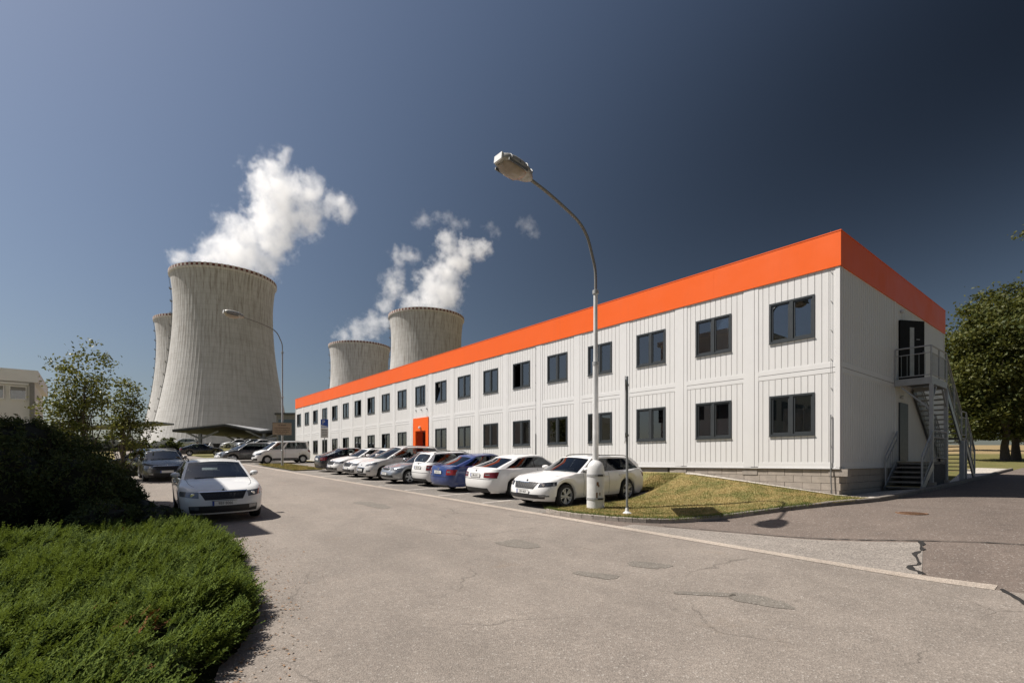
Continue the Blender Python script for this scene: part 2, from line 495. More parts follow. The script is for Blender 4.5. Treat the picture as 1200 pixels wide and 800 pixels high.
def sheet_tq(name, t0, t1, q0, q1, dz, mat, step=.5, kind="structure"):
    ts = np.linspace(t0, t1, max(2, int(abs(t1 - t0) / step) + 1)); qs = np.linspace(q0, q1, max(2, int(abs(q1 - q0) / step) + 1))
    T, Q = np.meshgrid(ts, qs)
    X, Y = xy(T, Q)
    o = link_mesh(name, grid_mesh(name, X, Y, G(X, Y) + dz), mat)
    return tag(o, kind=kind)
def loft_tq(name, A, B, n, dz, mat, kind="structure", parent=None):
    """a draped sheet between two lines of (t, q) points"""
    A = np.array(A, float); B = np.array(B, float)
    s = np.linspace(0, 1, n)[:, None, None]
    P = A[None] * (1 - s) + B[None] * s
    X, Y = xy(P[..., 0], P[..., 1])
    o = link_mesh(name, grid_mesh(name, X, Y, G(X, Y) + dz), mat, parent)
    return tag(o, kind=kind)
def resample(P, step, closed=False):
    P = np.array(P, float)
    # Catmull-Rom through the points, then even spacing
    Q = []
    for i in range(len(P) - 1):
        p0, p1, p2, p3 = P[max(i - 1, 0)], P[i], P[i + 1], P[min(i + 2, len(P) - 1)]
        for s in np.linspace(0, 1, 12, endpoint=False):
            Q.append(.5 * ((2 * p1) + (-p0 + p2) * s + (2 * p0 - 5 * p1 + 4 * p2 - p3) * s * s + (-p0 + 3 * p1 - 3 * p2 + p3) * s ** 3))
    Q.append(P[-1]); Q = np.array(Q)
    d = np.concatenate([[0], np.cumsum(np.linalg.norm(np.diff(Q, axis=0), axis=1))])
    n = max(2, int(d[-1] / step) + 1)
    x = np.linspace(0, d[-1], n)
    return np.stack([np.interp(x, d, Q[:, k]) for k in range(Q.shape[1])], -1)

road = sheet_tq("road", -60, 90, 7.06, 15.4, 0.0, M_asphalt, .6)
tag(road, "worn sunlit asphalt road running past the parking bays")
sheet_tq("parking_lot", 4.95, 56, 1.6, 6.86, 0.0, M_parking, .45)
side_road = sheet_tq("side_road", -26, 5.0, -3.5, 7.065, -.002, M_side, .4)
sheet_tq("side_road", -9.2, -1.25, -60, -3.5, 0.0, M_side, .6)
strip = sheet_tq("concrete_edge_strip", -4.1, 56, 6.83, 7.09, 0.006, M_strip, .25)
# paler old asphalt between the strip and the side road, and a tar-sealed crack at its end
loft_tq("asphalt_patch", np.linspace((2.2, 6.84), (-3.29, 6.84), 24), np.stack([np.linspace(2.2, -2.84, 24), np.interp(np.linspace(0, 1, 24), [0, .5, 1], [6.4, 5.45, 4.65])], -1), 8, .005, M_wedge)
def ribbon(name, pts, w, dz, mat, jag=0.0, kind="structure"):
    P = resample(pts, .12)
    d = np.gradient(P, axis=0); d /= np.linalg.norm(d, axis=1)[:, None] + 1e-9
    nn = np.stack([-d[:, 1], d[:, 0]], -1)
    ww = w * (.5 + jag * rng.uniform(-.5, .5, len(P)))[:, None]
    P = P + nn * (jag * w * rng.uniform(-.5, .5, len(P)))[:, None]
    return loft_tq(name, P + nn * ww, P - nn * ww, 2, dz, mat, kind)
ribbon("tar_seam", [(-2.80, 4.55), (-2.95, 5.2), (-2.9, 5.5), (-3.12, 6.1), (-3.05, 6.4), (-3.29, 6.75)], .055, .010, M_seal, .9)
ribbon("tar_seam", [(-4.15, 7.0), (-4.42, 7.5), (-4.7, 8.3), (-5.2, 9.4)], .05, .010, M_seal, .5)
ribbon("tar_seam", [(1.6, 6.05), (-.4, 5.30), (-2.84, 4.52), (-4.6, 4.2), (-7.5, 4.1), (-11, 3.2)], .035, .010, M_seal, .6)
def blob_patch(ct, cq, a, b, rot, seed, mat, dz=.005):
    r = np.random.default_rng(seed)
    th = np.linspace(0, 2 * np.pi, 33)
    rad = 1 + .16 * np.sin(2 * th + r.uniform(0, 6)) + .10 * np.sin(3 * th + r.uniform(0, 6)) + .05 * np.sin(7 * th + r.uniform(0, 6))
    x = a * rad * np.sign(np.cos(th)) * np.abs(np.cos(th)) ** .7; y = b * rad * np.sign(np.sin(th)) * np.abs(np.sin(th)) ** .7
    P = np.stack([ct + x * math.cos(rot) - y * math.sin(rot), cq + x * math.sin(rot) + y * math.cos(rot)], -1)
    Cc = np.repeat([[ct, cq]], len(P), 0)
    loft_tq("asphalt_patch", P, Cc, 3, dz, mat)
blob_patch(-2.3, 9.80, .34, .20, .35, 1, M_patch)
blob_patch(-1.75, 10.05, .34, .09, .75, 2, M_patch)
blob_patch(-.25, 10.45, .30, .15, .3, 3, M_patch)
blob_patch(-.35, 9.35, .34, .18, .3, 4, M_patch)
blob_patch(2.2, 9.9, .5, .25, .1, 5, M_patch)
blob_patch(9.5, 9.6, .9, .3, .05, 8, M_patch)
# manhole cover in the side road
mh = MB(); mh.lathe([(.36, -.01), (.36, .016), (.33, .016), (.325, .010), (.30, .010), (.295, .016), (0.001, .016)], 32)
for a in range(-4, 5):
    hw = math.sqrt(max(0, .27 ** 2 - (a * .055) ** 2)); mh.box(-hw, hw, a * .055 - .012, a * .055 + .012, .012, .022)
o = mh.build("manhole_cover", M_rust); o.location = gtq(-1.95, 1.47, -.008); o.scale = (.86, .86, 1)
tag(o, "rusty round manhole cover in the side road", "manhole cover")

# painted bay lines
for i, t in enumerate([7.72, 10.36, 12.9, 15.25, 17.65, 20.1, 22.45, 24.9, 27.5]):
    ribbon("bay_line", [(t, 6.75), (t + .02, 4.2), (t, 1.9)], .11, .005, M_line, .06)

# the grass island with its kerb
KERB = [(4.95, 6.62), (4.35, 6.72), (3.42, 6.55), (2.48, 6.18), (1.82, 5.62), (1.35, 4.58), (.92, 3.55), (.25, 2.55), (-.45, 1.35), (-.85, -.1), (-1.12, -1.8), (-1.25, -4.6), (-1.25, -12), (-1.25, -20)]
kerb_root = empty("kerb", gtq(2, 6), kind="structure")
kerb_root["label"] = "curved kerb of concrete stones round the grass island"
KD = resample(KERB, .1)
def kerb_line(P, root, mat, w=.13, h=.11, gap=.012, step=.5):
    P = np.array(P); d = np.concatenate([[0], np.cumsum(np.linalg.norm(np.diff(P, axis=0), axis=1))])
    at = lambda s: np.array([np.interp(s, d, P[:, 0]), np.interp(s, d, P[:, 1])])
    s = 0
    while s + step * .5 < d[-1]:
        a = at(s + gap / 2); b = at(min(d[-1], s + step - gap / 2)); s += step
        dr = (b - a) / (np.linalg.norm(b - a) + 1e-9); nn = np.array([-dr[1], dr[0]])
        vs = []
        jz = random.uniform(-.006, .006)
        for e in (a, b):
            for off in (0, w):
                x, y = xy(*(e + nn * off)); g = Gf(*xy(*e))
                for k in ((-.12, 0), (h - .015, 0), (h, .012)):
                    o2 = off + (k[1] if off == 0 else -k[1])
                    x, y = xy(*(e + nn * o2)); vs.append((x, y, g + k[0] + (jz if k[0] > 0 else 0)))
        # ring per end: outer bottom, outer shoulder, outer top, inner bottom, inner shoulder, inner top
        f = [(0, 1, 7, 6), (1, 2, 8, 7), (2, 5, 11, 8), (5, 4, 10, 11), (4, 3, 9, 10), (0, 3, 4, 5, 2, 1), (6, 7, 8, 11, 10, 9)]
        mb = MB().add(vs, f)
        me = mb.mesh("kerb_stone", smooth=20)
        link_mesh("kerb_stone", me, mat, root)["kind"] = "structure"
kerb_root.location = (0, 0, 0)
kerb_line(KD[:60], kerb_root, M_kerb, step=.33)
kerb_line(KD[59:], kerb_root, M_kerb_dark, step=1.0)
kerb_line(resample([(4.9, 2.3), (4.93, 4.0), (4.95, 6.55)], .1), kerb_root, M_kerb_dark, w=.08, h=.07, step=1.0)

def pad(name, pts_a, pts_b, dz, mat, n=8):
    A = np.array(pts_a, float); B = np.array(pts_b, float)
    A = np.stack([np.interp(np.linspace(0, 1, 40), np.linspace(0, 1, len(A)), A[:, k]) for k in (0, 1)], -1)
    B = np.stack([np.interp(np.linspace(0, 1, 40), np.linspace(0, 1, len(B)), B[:, k]) for k in (0, 1)], -1)
    return loft_tq(name, A, B, n, dz, mat)
kk = [p for p in KD if p[0] > -.88]
kk = resample(kk, .12)
inner = np.array([np.interp(np.linspace(0, 1, len(kk)), [0, .12, .9, 1], [4.88, 4.88, .05, -.55]), np.zeros(len(kk))]).T
inner[:, 1] = np.interp(np.linspace(0, 1, len(kk)), [0, .12, .9, 1], [1.6, .05, .05, .02])
lawn = loft_tq("lawn", kk + np.array([.0, -.02]), inner, 34, .085, M_lawn)
tag(lawn, "dry mown grass island between the parked estate car and the building")
pad("lawn", [(4.885, 1.68), (50, 1.68)], [(4.885, .02), (50, .02)], .083, M_lawn, 12)
gk = np.array([p for p in KD if p[0] <= -.86 and p[1] > -5.2]); gk = resample(gk, .2)
gi = np.stack([np.full(len(gk), -.02), np.linspace(.1, -5.2, len(gk))], -1)
loft_tq("gravel_strip", gk, gi, 6, .075, M_gravel)
gk = resample([(-1.2, -5.0), (-1.2, -20)], .4); loft_tq("gravel_strip", gk, gk + np.array([1.3, 0]), 4, .07, M_gravel)

ribbon("edging", [(4.75, .10), (2.5, .10), (.4, .10), (-.2, .08)], .16, .105, M_gravel, .12)
# island by the second lamp, and the verge on the far left
l2 = pad("lawn", [(28.2, 6.5), (37.2, 6.5)], [(28.2, 4.4), (37.2, 4.6)], .07, M_lawn)
tag(l2, "small dry grass island under the far lamp post")
v = pad("lawn", [(41.5, 15.0), (55, 14.6), (88, 14.0)], [(41.5, 30), (50, 48), (88, 60)], .06, M_lawn, 30)
tag(v, "sloping grass verge beyond the grey parked car")
sheet_tq("road", -60, 6.5, 15.4, 24, -.004, M_asphalt, .6)
bed = pad("planting_bed", [(-6, 19.9), (-3, 17.4), (-1.25, 16.05), (1, 15.0), (4.5, 14.45), (7.2, 14.9), (12, 15.3), (22, 15.5)], [(-6, 30), (-3, 30), (-1, 30), (3, 30), (8, 30), (12, 30), (18, 30), (22, 30)], .03, M_soil, 16)
# a few leaves, chips and grains swept to the juniper's edge
# ------------------------------------------------------------------ the container office building
B_ROT = math.atan2(UY, UX)
bld = empty("office_building", (CX, CY_, WALL_Z), B_ROT,
            label="long white two-storey office building with an orange roof band", cat="building")
BAY, NB, ST = 2.5, 20, 2.84
LEN = NB * BAY - .1
DEPTH = 12.12
RIB0, RIBS = .38, .1855
def rib_panel(x0, x1, ribs, z0, z1, zr0, zr1, hole=None, groove=.020, depth=.016):
    """a steel sheet in the plane y=0 from x0 to x1 with upright grooves; hole = (hx0, hx1, hz0, hz1)"""
    xs = [x0]; dep = []
    xs_d = [(x0, 0.0)]
    for r in ribs:
        xs_d += [(r - groove / 2, 0.0), (r - groove / 4, -depth), (r + groove / 4, -depth), (r + groove / 2, 0.0)]
    xs_d.append((x1, 0.0))
    zs = [z0, zr0, zr0 + .015, zr1 - .015, zr1, z1]
    if hole: zs += [hole[2], hole[3]]
    zs = sorted(set(round(z, 4) for z in zs))
    if hole:
        for h in hole[:2]: xs_d.append((h, 0.0))
    xs_d = sorted(set((round(a, 4), b) for a, b in xs_d))
    nx, nz = len(xs_d), len(zs)
    vs = []
    for z in zs:
        for x, d in xs_d:
            on = (zr0 + .01) < z < (zr1 - .01)
            vs.append((x, d if on else 0.0, z))
    fs = []
    for j in range(nz - 1):
        for i in range(nx - 1):
            if hole:
                cx, cz = (xs_d[i][0] + xs_d[i + 1][0]) / 2, (zs[j] + zs[j + 1]) / 2
                if hole[0] < cx < hole[1] and hole[2] < cz < hole[3]: continue
            fs.append((j * nx + i, (j + 1) * nx + i, (j + 1) * nx + i + 1, j * nx + i + 1))
    return vs, fs
def panel_mesh(name, *a, **k):
    vs, fs = rib_panel(*a, **k)
    mb = MB().add(vs, fs)
    # turn the rim back so the sheet has thickness
    me = mb.mesh(name)
    return me
ribs = [RIB0 + RIBS * i for i in range(12)]
WX0, WX1 = .752, 2.032
pl_lo = panel_mesh("wall_panel", .10, 2.40, ribs, .05, 2.78, .15, 2.68, (WX0, WX1, .957, 2.185))
pl_hi = panel_mesh("wall_panel", .10, 2.40, ribs, 2.90, 5.66, 3.0, 5.64, (WX0, WX1, .957 + ST, 2.185 + ST))
pl_door = panel_mesh("wall_panel", .10, 2.40, ribs, .05, 2.78, .15, 2.68, (.30, 2.25, .0501, 2.6))
post_me = MB().box(0.0, .36, -.08, .014, .02, 5.665).mesh("corner_post")
beam_lo = MB().box(.12, 2.385, -.06, .008, -.0, .14).mesh("floor_beam")
beam_mid = MB().box(.12, 2.385, -.06, .008, 2.70, 2.83).box(.12, 2.385, -.06, .010, 2.845, 2.985).mesh("floor_beam")
# windows: an outer frame with a mullion, two sashes with panes
def frame_mesh():
    mb = MB(); a, b, z0, z1, f = WX0, WX1, .957, 2.185, .055
    mb.box(a, a + f, -.07, .022, z0, z1).box(b - f, b, -.07, .022, z0, z1).box(a + f, b - f, -.07, .0215, z1 - f, z1).box(a + f, b - f, -.07, .0215, z0, z0 + f)
    m = (a + b) / 2
    mb.box(m - .05, m + .05, -.07, .0210, z0 + f, z1 - f)
    mb.box(a - .01, b + .01, .0225, .045, z0 - .025, z0 - .002)
    return mb.mesh("window_frame")
def sash_mesh(w, h):
    mb = MB(); f = .05
    mb.box(0, f, -.03, .006, 0, h).box(w - f, w, -.03, .006, 0, h).box(f, w - f, -.03, .0055, 0, f).box(f, w - f, -.03, .0055, h - f, h)
    return mb.mesh("sash")
SW = (WX1 - WX0 - .11 - .10) / 2; SH = 2.185 - .957 - .11
frame_me, sash_me = frame_mesh(), sash_mesh(SW, SH)
pane_me = MB().box(.04, SW - .04, -.018, -.010, .04, SH - .04).mesh("pane")
blind_meshes = [MB().box(.05, SW - .05, -.16, -.15, SH - d, SH - .02).mesh("blind") for d in (.45, .75, 1.02)]
OPEN_UP = {19: 0, 17: 0, 15: 0, 13: 1, 12: 0, 8: 0, 5: 2}
OPEN_LO = {11: 0, 14: 0, 13: 3}
rr = random.Random(3)
DOOR_BAY = 9
for k in range(NB):
    x0 = k * BAY - .1
    for st in (0, 1):
        if st == 0 and k == DOOR_BAY:
            link_mesh("wall_panel", pl_door, M_white, bld).location = (x0, 0, 0)
            continue
        link_mesh("wall_panel", (pl_lo, pl_hi)[st], M_white, bld).location = (x0, 0, 0)
        win = link_mesh("window", frame_me, M_dgrey, bld); win.location = (x0, 0, st * ST)
        op = (OPEN_UP if st else OPEN_LO).get(k)
        for sd in (0, 1):
            sa = link_mesh("sash", sash_me, M_dgrey, win)
            sx = WX0 + .055 if sd == 0 else (WX0 + WX1) / 2 + .05
            sa.location = (sx, -.012 - .002 * sd, .957 + .055)
            pn_parent = win
            pa = link_mesh("pane", pane_me, M_glass, win); pa.location = sa.location
            if op == 0 and sd == 1:                       # tilted inwards at the top (seen on the left in the picture)
                for o_ in (sa, pa): o_.rotation_euler = (R(9), 0, 0)
            if (op == 1 and sd == 0) or (op == 2 and sd == 1):   # swung wide open
                for o_ in (sa, pa):
                    o_.rotation_euler = (0, 0, R(-75 if sd == 0 else 0))
                    if sd == 1:
                        o_.location = (WX1 - .06, -.02, .957 + .055); o_.rotation_euler = (0, 0, R(-100))
            if (k == 0 and st == 0) or rr.random() < .38:
                bl = link_mesh("blind", blind_meshes[2 if k == 0 else rr.randrange(3)], M_blind, win); bl.location = sa.location
for k in range(NB + 1):
    x0 = k * BAY - .1
    if k == 0: pm = MB().box(.0, .115, -.08, .014, .02, 5.665).mesh("corner_post"); x0 = 0
    elif k == NB: pm = MB().box(-.0, .10, -.08, .014, .02, 5.665).mesh("corner_post")
    else: pm = MB().box(0.005, .34, -.08, .014, .02, 5.665).box(-.13, -.010, -.08, .012, .02, 5.663).mesh("corner_post")
    link_mesh("corner_post", pm, M_post, bld).location = (x0, 0, 0)
for k in range(NB):
    x0 = k * BAY - .1
    link_mesh("floor_beam", beam_lo, M_post, bld).location = (x0, 0, 0)
    link_mesh("floor_beam", beam_mid, M_post, bld).location = (x0, 0, 0)
# upright shadow joints between the modules
jm = MB().box(-.010, .005, -.07, -.02, .02, 5.6).mesh("joint")
for k in range(1, NB): link_mesh("joint", jm, M_trim, bld).location = (k * BAY - .1, 0, 0)
# drip edge under the walls
MB().box(0, LEN, -.02, .03, -.03, -.002).build("base_rail", M_post, bld)
MB().box(-.03, .02, -DEPTH, -.03, -.03, -.002).build("base_rail", M_post, bld)
# rooms behind the glass
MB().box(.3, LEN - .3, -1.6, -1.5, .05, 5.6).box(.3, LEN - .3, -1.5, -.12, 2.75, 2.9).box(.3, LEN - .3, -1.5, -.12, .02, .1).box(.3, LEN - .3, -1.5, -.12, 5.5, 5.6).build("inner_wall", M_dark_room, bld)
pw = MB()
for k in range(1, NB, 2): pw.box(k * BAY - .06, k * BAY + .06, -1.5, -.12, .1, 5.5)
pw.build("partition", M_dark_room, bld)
# gable end: two rows of ribbed sheets with plain posts, facing local -X
def end_panel(s0, s1, z0, z1, zr0, zr1, hole=None):
    n = max(1, round((s1 - s0) / RIBS))
    rb = [s0 + (s1 - s0) * (i + .5) / n for i in range(n)]
    vs, fs = rib_panel(s0, s1, rb, z0, z1, zr0, zr1, hole, .034, .034)
    vs = [(-y, -x, z) for x, y, z in vs]
    return MB().add(vs, fs).mesh("wall_panel")
def end_sheet(*a):
    o = link_mesh("wall_panel", end_panel(*a), M_white, bld); return o
for z0, z1, a, b in ((.05, 2.78, .15, 2.68), (2.90, 5.66, 3.0, 5.64)):
    end_sheet(.16, 5.0, z0, z1, a, b)
    end_sheet(7.4, 11.95, z0, z1, a, b)
end_sheet(5.2, 7.4, .05, 2.78, .15, 2.68, (5.5, 6.5, .2, 2.24))
end_sheet(5.2, 7.4, 2.90, 5.66, 3.0, 5.64, (5.5, 6.5, 3.03, 5.09))
for s0, s1 in ((0.002, .155), (5.005, 5.195), (11.955, 12.12)):
    MB().box(-.012, .1, -s1, -s0 - (.085 if s0 < .1 else 0), .02, 5.665).build("corner_post", M_post, bld)
MB().box(-.008, .06, -11.95, -.16, 2.70, 2.83).box(-.010, .06, -11.95, -.16, 2.845, 2.985).build("floor_beam", M_post, bld)
MB().box(-.008, .06, -11.95, -.16, 0, .14).build("floor_beam", M_post, bld)
# plain back and far end
MB().box(0, LEN, -DEPTH, -DEPTH + .1, .0, 5.66).build("rear_wall", M_post, bld)
MB().box(LEN - .1, LEN, -DEPTH + .1, -.09, .0, 5.66).build("far_end_wall", M_post, bld)
# doors in the gable end
def leaf(w, h, strip):
    mb = MB(); mb.box(0, w, -.025, .025, 0, h); me = mb.mesh("door")
    return me
d = link_mesh("door", leaf(.98, 2.03, 0), M_dgrey, bld); d.location = (-.02, -5.51, .205); d.rotation_euler = (0, 0, R(-90))
for i in range(6):
    link_mesh("door_panel", MB().box(.30, .52, .0255, .031, .25 + i * .29, .47 + i * .29).mesh("door_panel"), M_galv_lt if i > 2 else M_steel_dk, d)
MB().box(.86, .90, .026, .09, .95, 1.0).build("door_handle", M_steel, d)
MB().box(.04, .06, -6.52, -5.49, .19, 2.25).build("door_frame", M_dgrey, bld)
d = link_mesh("door", leaf(1.02, 2.06, 1), M_black, bld); d.location = (-.03, -5.5, 3.03); d.rotation_euler = (0, 0, R(-90 - 28))
MB().box(.40, .58, -.031, .031, .12, 1.82).build("door_window", M_galv_lt, d)
MB().box(.68, .82, -.032, .032, 1.40, 1.425).build("door_sign", M_galv_lt, d)
MB().box(.93, .97, -.09, .09, .98, 1.02).build("door_handle", M_steel, d)
MB().box(.35, .4, -6.5, -5.5, 3.0, 5.1).build("doorway_dark", M_dark_room, bld)
for z in (2.42, 5.42):
    lm = MB(); lm.lathe([(.001, 0), (.06, 0), (.07, .03), (.06, .07), (.03, .09), (.001, .09)], 14, axis='x'); o = lm.build("wall_lamp", M_lamp_white, bld, 40); o.location = (-.10, -5.75, z)
# roof and orange band, in sheets with fine joints
FZ0, FZ1 = 5.655, 6.62
MB().box(.05, LEN - .05, -DEPTH + .05, -.05, 5.66, 5.78).build("roof", M_rub, bld)
cuts = [0] + [3.75 + 7.5 * i for i in range(6)] + [LEN]
for a, b in zip(cuts[:-1], cuts[1:]):
    MB().box(a + (.001 if a else -.035), b - .001, -.01, .045, FZ0, FZ1).build("roof_band", M_orange, bld)
for a, b in ((.046, 4.0), (4.006, 8.1), (8.106, 12.15)):
    MB().box(-.0352, .01, -b, -a + .095 * (a < 1), FZ0, FZ1 - .0005).build("roof_band", M_orange, bld) if a > 1 else MB().box(-.0352, .01, -b, -.0102, FZ0, FZ1 - .0005).build("roof_band", M_orange, bld)
MB().box(-.045, LEN, -.02, .055, FZ1 + .001, FZ1 + .03).build("band_cap", M_orange, bld)
MB().box(-.045, .02, -DEPTH - .03, -.0205, FZ1 + .001, FZ1 + .03).build("band_cap", M_orange, bld)
MB().box(-.03, LEN, -DEPTH - .03, -DEPTH + .02, FZ0, FZ1).build("roof_band", M_orange, bld)
MB().box(LEN - .01, LEN + .03, -DEPTH, -.012, FZ0, FZ1).build("roof_band", M_orange, bld)
# lightning conductors down the front: thin rod on stand-offs
def conductor(x):
    mb = MB(); mb.tube([(x, .04, 6.7), (x, .04, .25)], .005, 6)
    for z in np.arange(.6, 5.6, .82): mb.box(x - .008, x + .008, .01, .045, z, z + .02)
    mb.build("lightning_conductor", M_steel_dk, bld)
    MB().tube([(x, .04, 1.5), (x, .04, .2), (x - .01, .05, -.4), (x - .03, .06, -.75)], .016, 8).build("lightning_conductor", M_steel_dk, bld)
for x in (.22, 12.72, 22.9, 37.7): conductor(x)
# orange porch frame round the front door
x0 = DOOR_BAY * BAY - .1
pf = MB(); pf.box(.30, .62, -.02, .06, .06, 2.98).box(1.93, 2.25, -.02, .06, .06, 2.98).box(.62, 1.93, -.02, .0595, 2.15, 2.98)
o = pf.build("door_surround", M_orange, bld); o.location = (x0, 0, 0)
o = MB().box(.62, .66, -.5, -.021, .06, 2.15).box(1.89, 1.93, -.5, -.021, .06, 2.15).box(.66, 1.89, -.5, -.021, 2.10, 2.15).build("door_reveal", M_orange_d, bld); o.location = (x0, 0, 0)
o = MB().box(.66, 1.89, -.5, -.46, .06, 2.1).build("front_door", M_dgrey, bld); o.location = (x0, 0, 0)
pp = MB().box(.74, 1.24, -.455, -.45, .2, 2.0).box(1.31, 1.81, -.455, -.45, .2, 2.0).build("door_pane", M_glass, bld); pp.location = (x0, 0, 0)
o = MB().lathe([(.001, 0), (.07, 0), (.09, .05), (.07, .12), (.001, .14)], 14, axis='y').build("porch_lamp", M_lamp_white, bld, 40); o.location = (x0 + 1.27, .06, 2.35)
# small brackets over the porch
for i in (.5, 1.2, 1.9): MB().box(x0 + i, x0 + i + .04, .01, .07, 3.45, 3.53).build("bracket", M_steel, bld)
# block plinth, each block on its own
bm_a = MB().box(0, .49, -.2, 0, 0, .192).mesh("plinth_block")
for c in range(5):
    for i in range(11):
        x = i * .5 + (.25 if c % 2 else 0)
        z = -.235 - c * .2
        wx, wy = xy(x + .25, 0.0)
        if WALL_Z + z + .2 < Gf(wx, wy) - .02: continue
        b_ = link_mesh("plinth_block", bm_a, M_block, bld); b_.location = (x + .004, -.03 + rr.uniform(-.004, .004), z)
    for i in range(25):
        s = i * .5
        if s > 11.4: continue
        wx, wy = xy(0.0, -s - .25)
        if WALL_Z + (-.235 - c * .2) + .2 < Gf(wx, wy) - .02: continue
        b_ = link_mesh("plinth_block", bm_a, M_block, bld); b_.location = (.233 + rr.uniform(-.004, .004), -s - (.236 if c % 2 == 0 else .032), -.235 - c * .2); b_.rotation_euler = (0, 0, R(-90))
for k in range(3):
    MB().box(k * BAY - .18, k * BAY + .3, -.26, -.015, -.235, -.035).build("plinth_block", M_kerb, bld)
MB().box(5.6, LEN, -.22, -.05, -.6, -.036).box(.24, LEN - .1, -DEPTH + .1, -.3, -.5, -.04).build("plinth", M_block, bld)

# ------------------------------------------------------------------ steel escape stair on the gable end (its own frame: s away, d out)
def S(s, d, z): return (-d, -s, z)           # in the building's local frame
st = empty("escape_stair", (CX, CY_, WALL_Z), B_ROT, label="grey galvanised escape stair against the shaded end wall", cat="staircase")
ZL = 2.93
zf = lambda s: 2.93 if s < 7.07 else (2.93 - (s - 7.07) / 2.43 * 1.83 if s < 9.5 else (1.10 if s < 10.3 else 1.10 - (s - 10.3) / 1.75 * 1.45))
def box_s(mb, s0, s1, d0, d1, z0, z1): return mb.box(-d1, -d0, -s1, -s0, z0, z1)
box_s(MB(), 5.0, 7.07, .03, 1.0, ZL - .04, ZL).build("landing", M_steel_dk, st)
ed = MB(); box_s(ed, 5.0, 7.07, .96, 1.03, ZL - .2, ZL + .02); box_s(ed, 4.96, 5.0, .02, 1.03, ZL - .2, ZL + .02); box_s(ed, 7.07, 7.1, .03, .95, ZL - .2, ZL - .05)
ed.build("landing_edge", M_galv_lt, st)
def post(s, d, z0, z1, w=.09):
    MB().box(-d - w / 2, -d + w / 2, -s - w / 2, -s + w / 2, z0, z1).build("post", M_galv_lt, st)
zg = lambda s, d: Gf(*xy(-d, -s)) - WALL_Z
post(5.03, 1.0, zg(5, 1) - .1, ZL - .2, .10); post(7.05, 1.0, zg(7, 1) - .1, ZL - .2, .10)
post(9.6, 1.0, zg(9.6, 1) - .1, 1.0, .14); post(10.25, 1.0, zg(10.2, 1) - .1, 1.0, .08); post(9.6, .08, zg(9.6, .1) - .1, 1.0, .08)
br = MB(); br.bar(S(5.03, .2, ZL - .25), S(5.03, .95, ZL - 1.0), .05); br.build("brace", M_galv_lt, st)
br = MB(); br.bar(S(5.6, 1.0, ZL - .25), S(5.08, 1.0, ZL - .8), .05); br.build("brace", M_galv_lt, st)
br = MB(); br.bar(S(6.5, 1.0, ZL - .25), S(7.0, 1.0, ZL - .8), .05); br.build("brace", M_galv_lt, st)
def flight(s0, s1, z0, z1, n):
    for d in (.06, .97):
        mb = MB(); mb.bar(S(s0, d, z0 - .12), S(s1, d, z1 - .12), .05, .24); mb.build("stringer", M_steel_dk if d < .5 else M_steel, st)
    me = MB().box(-.94, -.09, -.14, .14, -.02, .02).mesh("tread")
    for i in range(n):
        f_ = (i + .5) / n
        link_mesh("tread", me, M_galv_lt, st).location = (0, -(s0 + (s1 - s0) * f_), z0 + (z1 - z0) * (i + 1) / (n + 1))
flight(7.07, 9.5, 2.93, 1.10, 10)
box_s(MB(), 9.5, 10.3, .05, 1.0, 1.04, 1.10).build("landing", M_steel_dk, st)
flight(10.3, 12.05, 1.10, -.35, 8)
def railing(path, parent, h=1.05, step=.14, bars=True, r=.024):
    path = [Vector(p) for p in path]
    up = Vector((0, 0, 1))
    rt = MB(); rt.tube([p + up * h for p in path], r, 8); rt.build("handrail", M_galv_lt, parent)
    rt = MB(); rt.tube([p + up * (h * .78) for p in path], r * .7, 6); rt.build("mid_rail", M_galv_lt, parent)
    rt = MB(); rt.tube([p + up * .1 for p in path], r * .7, 6); rt.build("bottom_rail", M_galv_lt, parent)
    for p in path: MB().tube([p, p + up * h], r, 8).build("rail_post", M_galv_lt, parent)
    if bars:
        me = MB().tube([(0, 0, .1), (0, 0, h * .78)], .008, 5).mesh("baluster")
        for a, b in zip(path[:-1], path[1:]):
            n = int((b - a).length / step)
            for i in range(1, n): link_mesh("baluster", me, M_steel, parent).location = a + (b - a) * i / n
railing([S(5.0, .04, ZL), S(5.0, 1.0, ZL), S(6.05, 1.0, ZL), S(7.05, 1.0, ZL)], st)
railing([S(7.1, 1.0, 2.93), S(8.3, 1.0, zf(8.3)), S(9.5, 1.0, 1.10), S(10.3, 1.0, 1.10), S(11.2, 1.0, zf(11.2)), S(12.0, 1.0, -.32)], st, 1.0, .2)
railing([S(7.1, .06, 2.93), S(9.5, .06, 1.10), S(10.3, .06, 1.10), S(12.0, .06, -.32)], st, 1.0, .2)
# concrete-tread entrance steps with handrails
es = empty("entrance_steps", (CX, CY_, WALL_Z), B_ROT, label="short flight of steps with handrails to the side door", cat="steps")
box_s(MB(), 5.0, 7.0, .03, 1.0, .10, .17).build("platform", M_step, es)
box_s(MB(), 4.98, 5.06, .03, 1.0, .171, .176).build("step_edge", M_yellow, es)
n = 5; zb_ = zg(4.0, .6) + .08
for i in range(n):
    s1 = 5.0 - i * .26; z1 = .17 - (i + 1) * (.17 - zb_) / (n + .6)
    b_ = box_s(MB(), s1 - .28, s1 - .002, .12, 1.0, z1 - .055, z1).build("step", M_step, es)
    if i == n - 1: box_s(MB(), s1 - .285, s1 - .225, .12, 1.0, z1 + .001, z1 + .005).build("step_edge", M_yellow, es)
for d in (.09, 1.03):
    mb = MB(); mb.bar(S(5.05, d, .08), S(3.65, d, zb_ - .03), .05, .22); mb.build("stringer", M_steel, es)
railing([S(3.72, .09, zb_ + .05), S(5.0, .09, .2)], es, 1.0, .2)
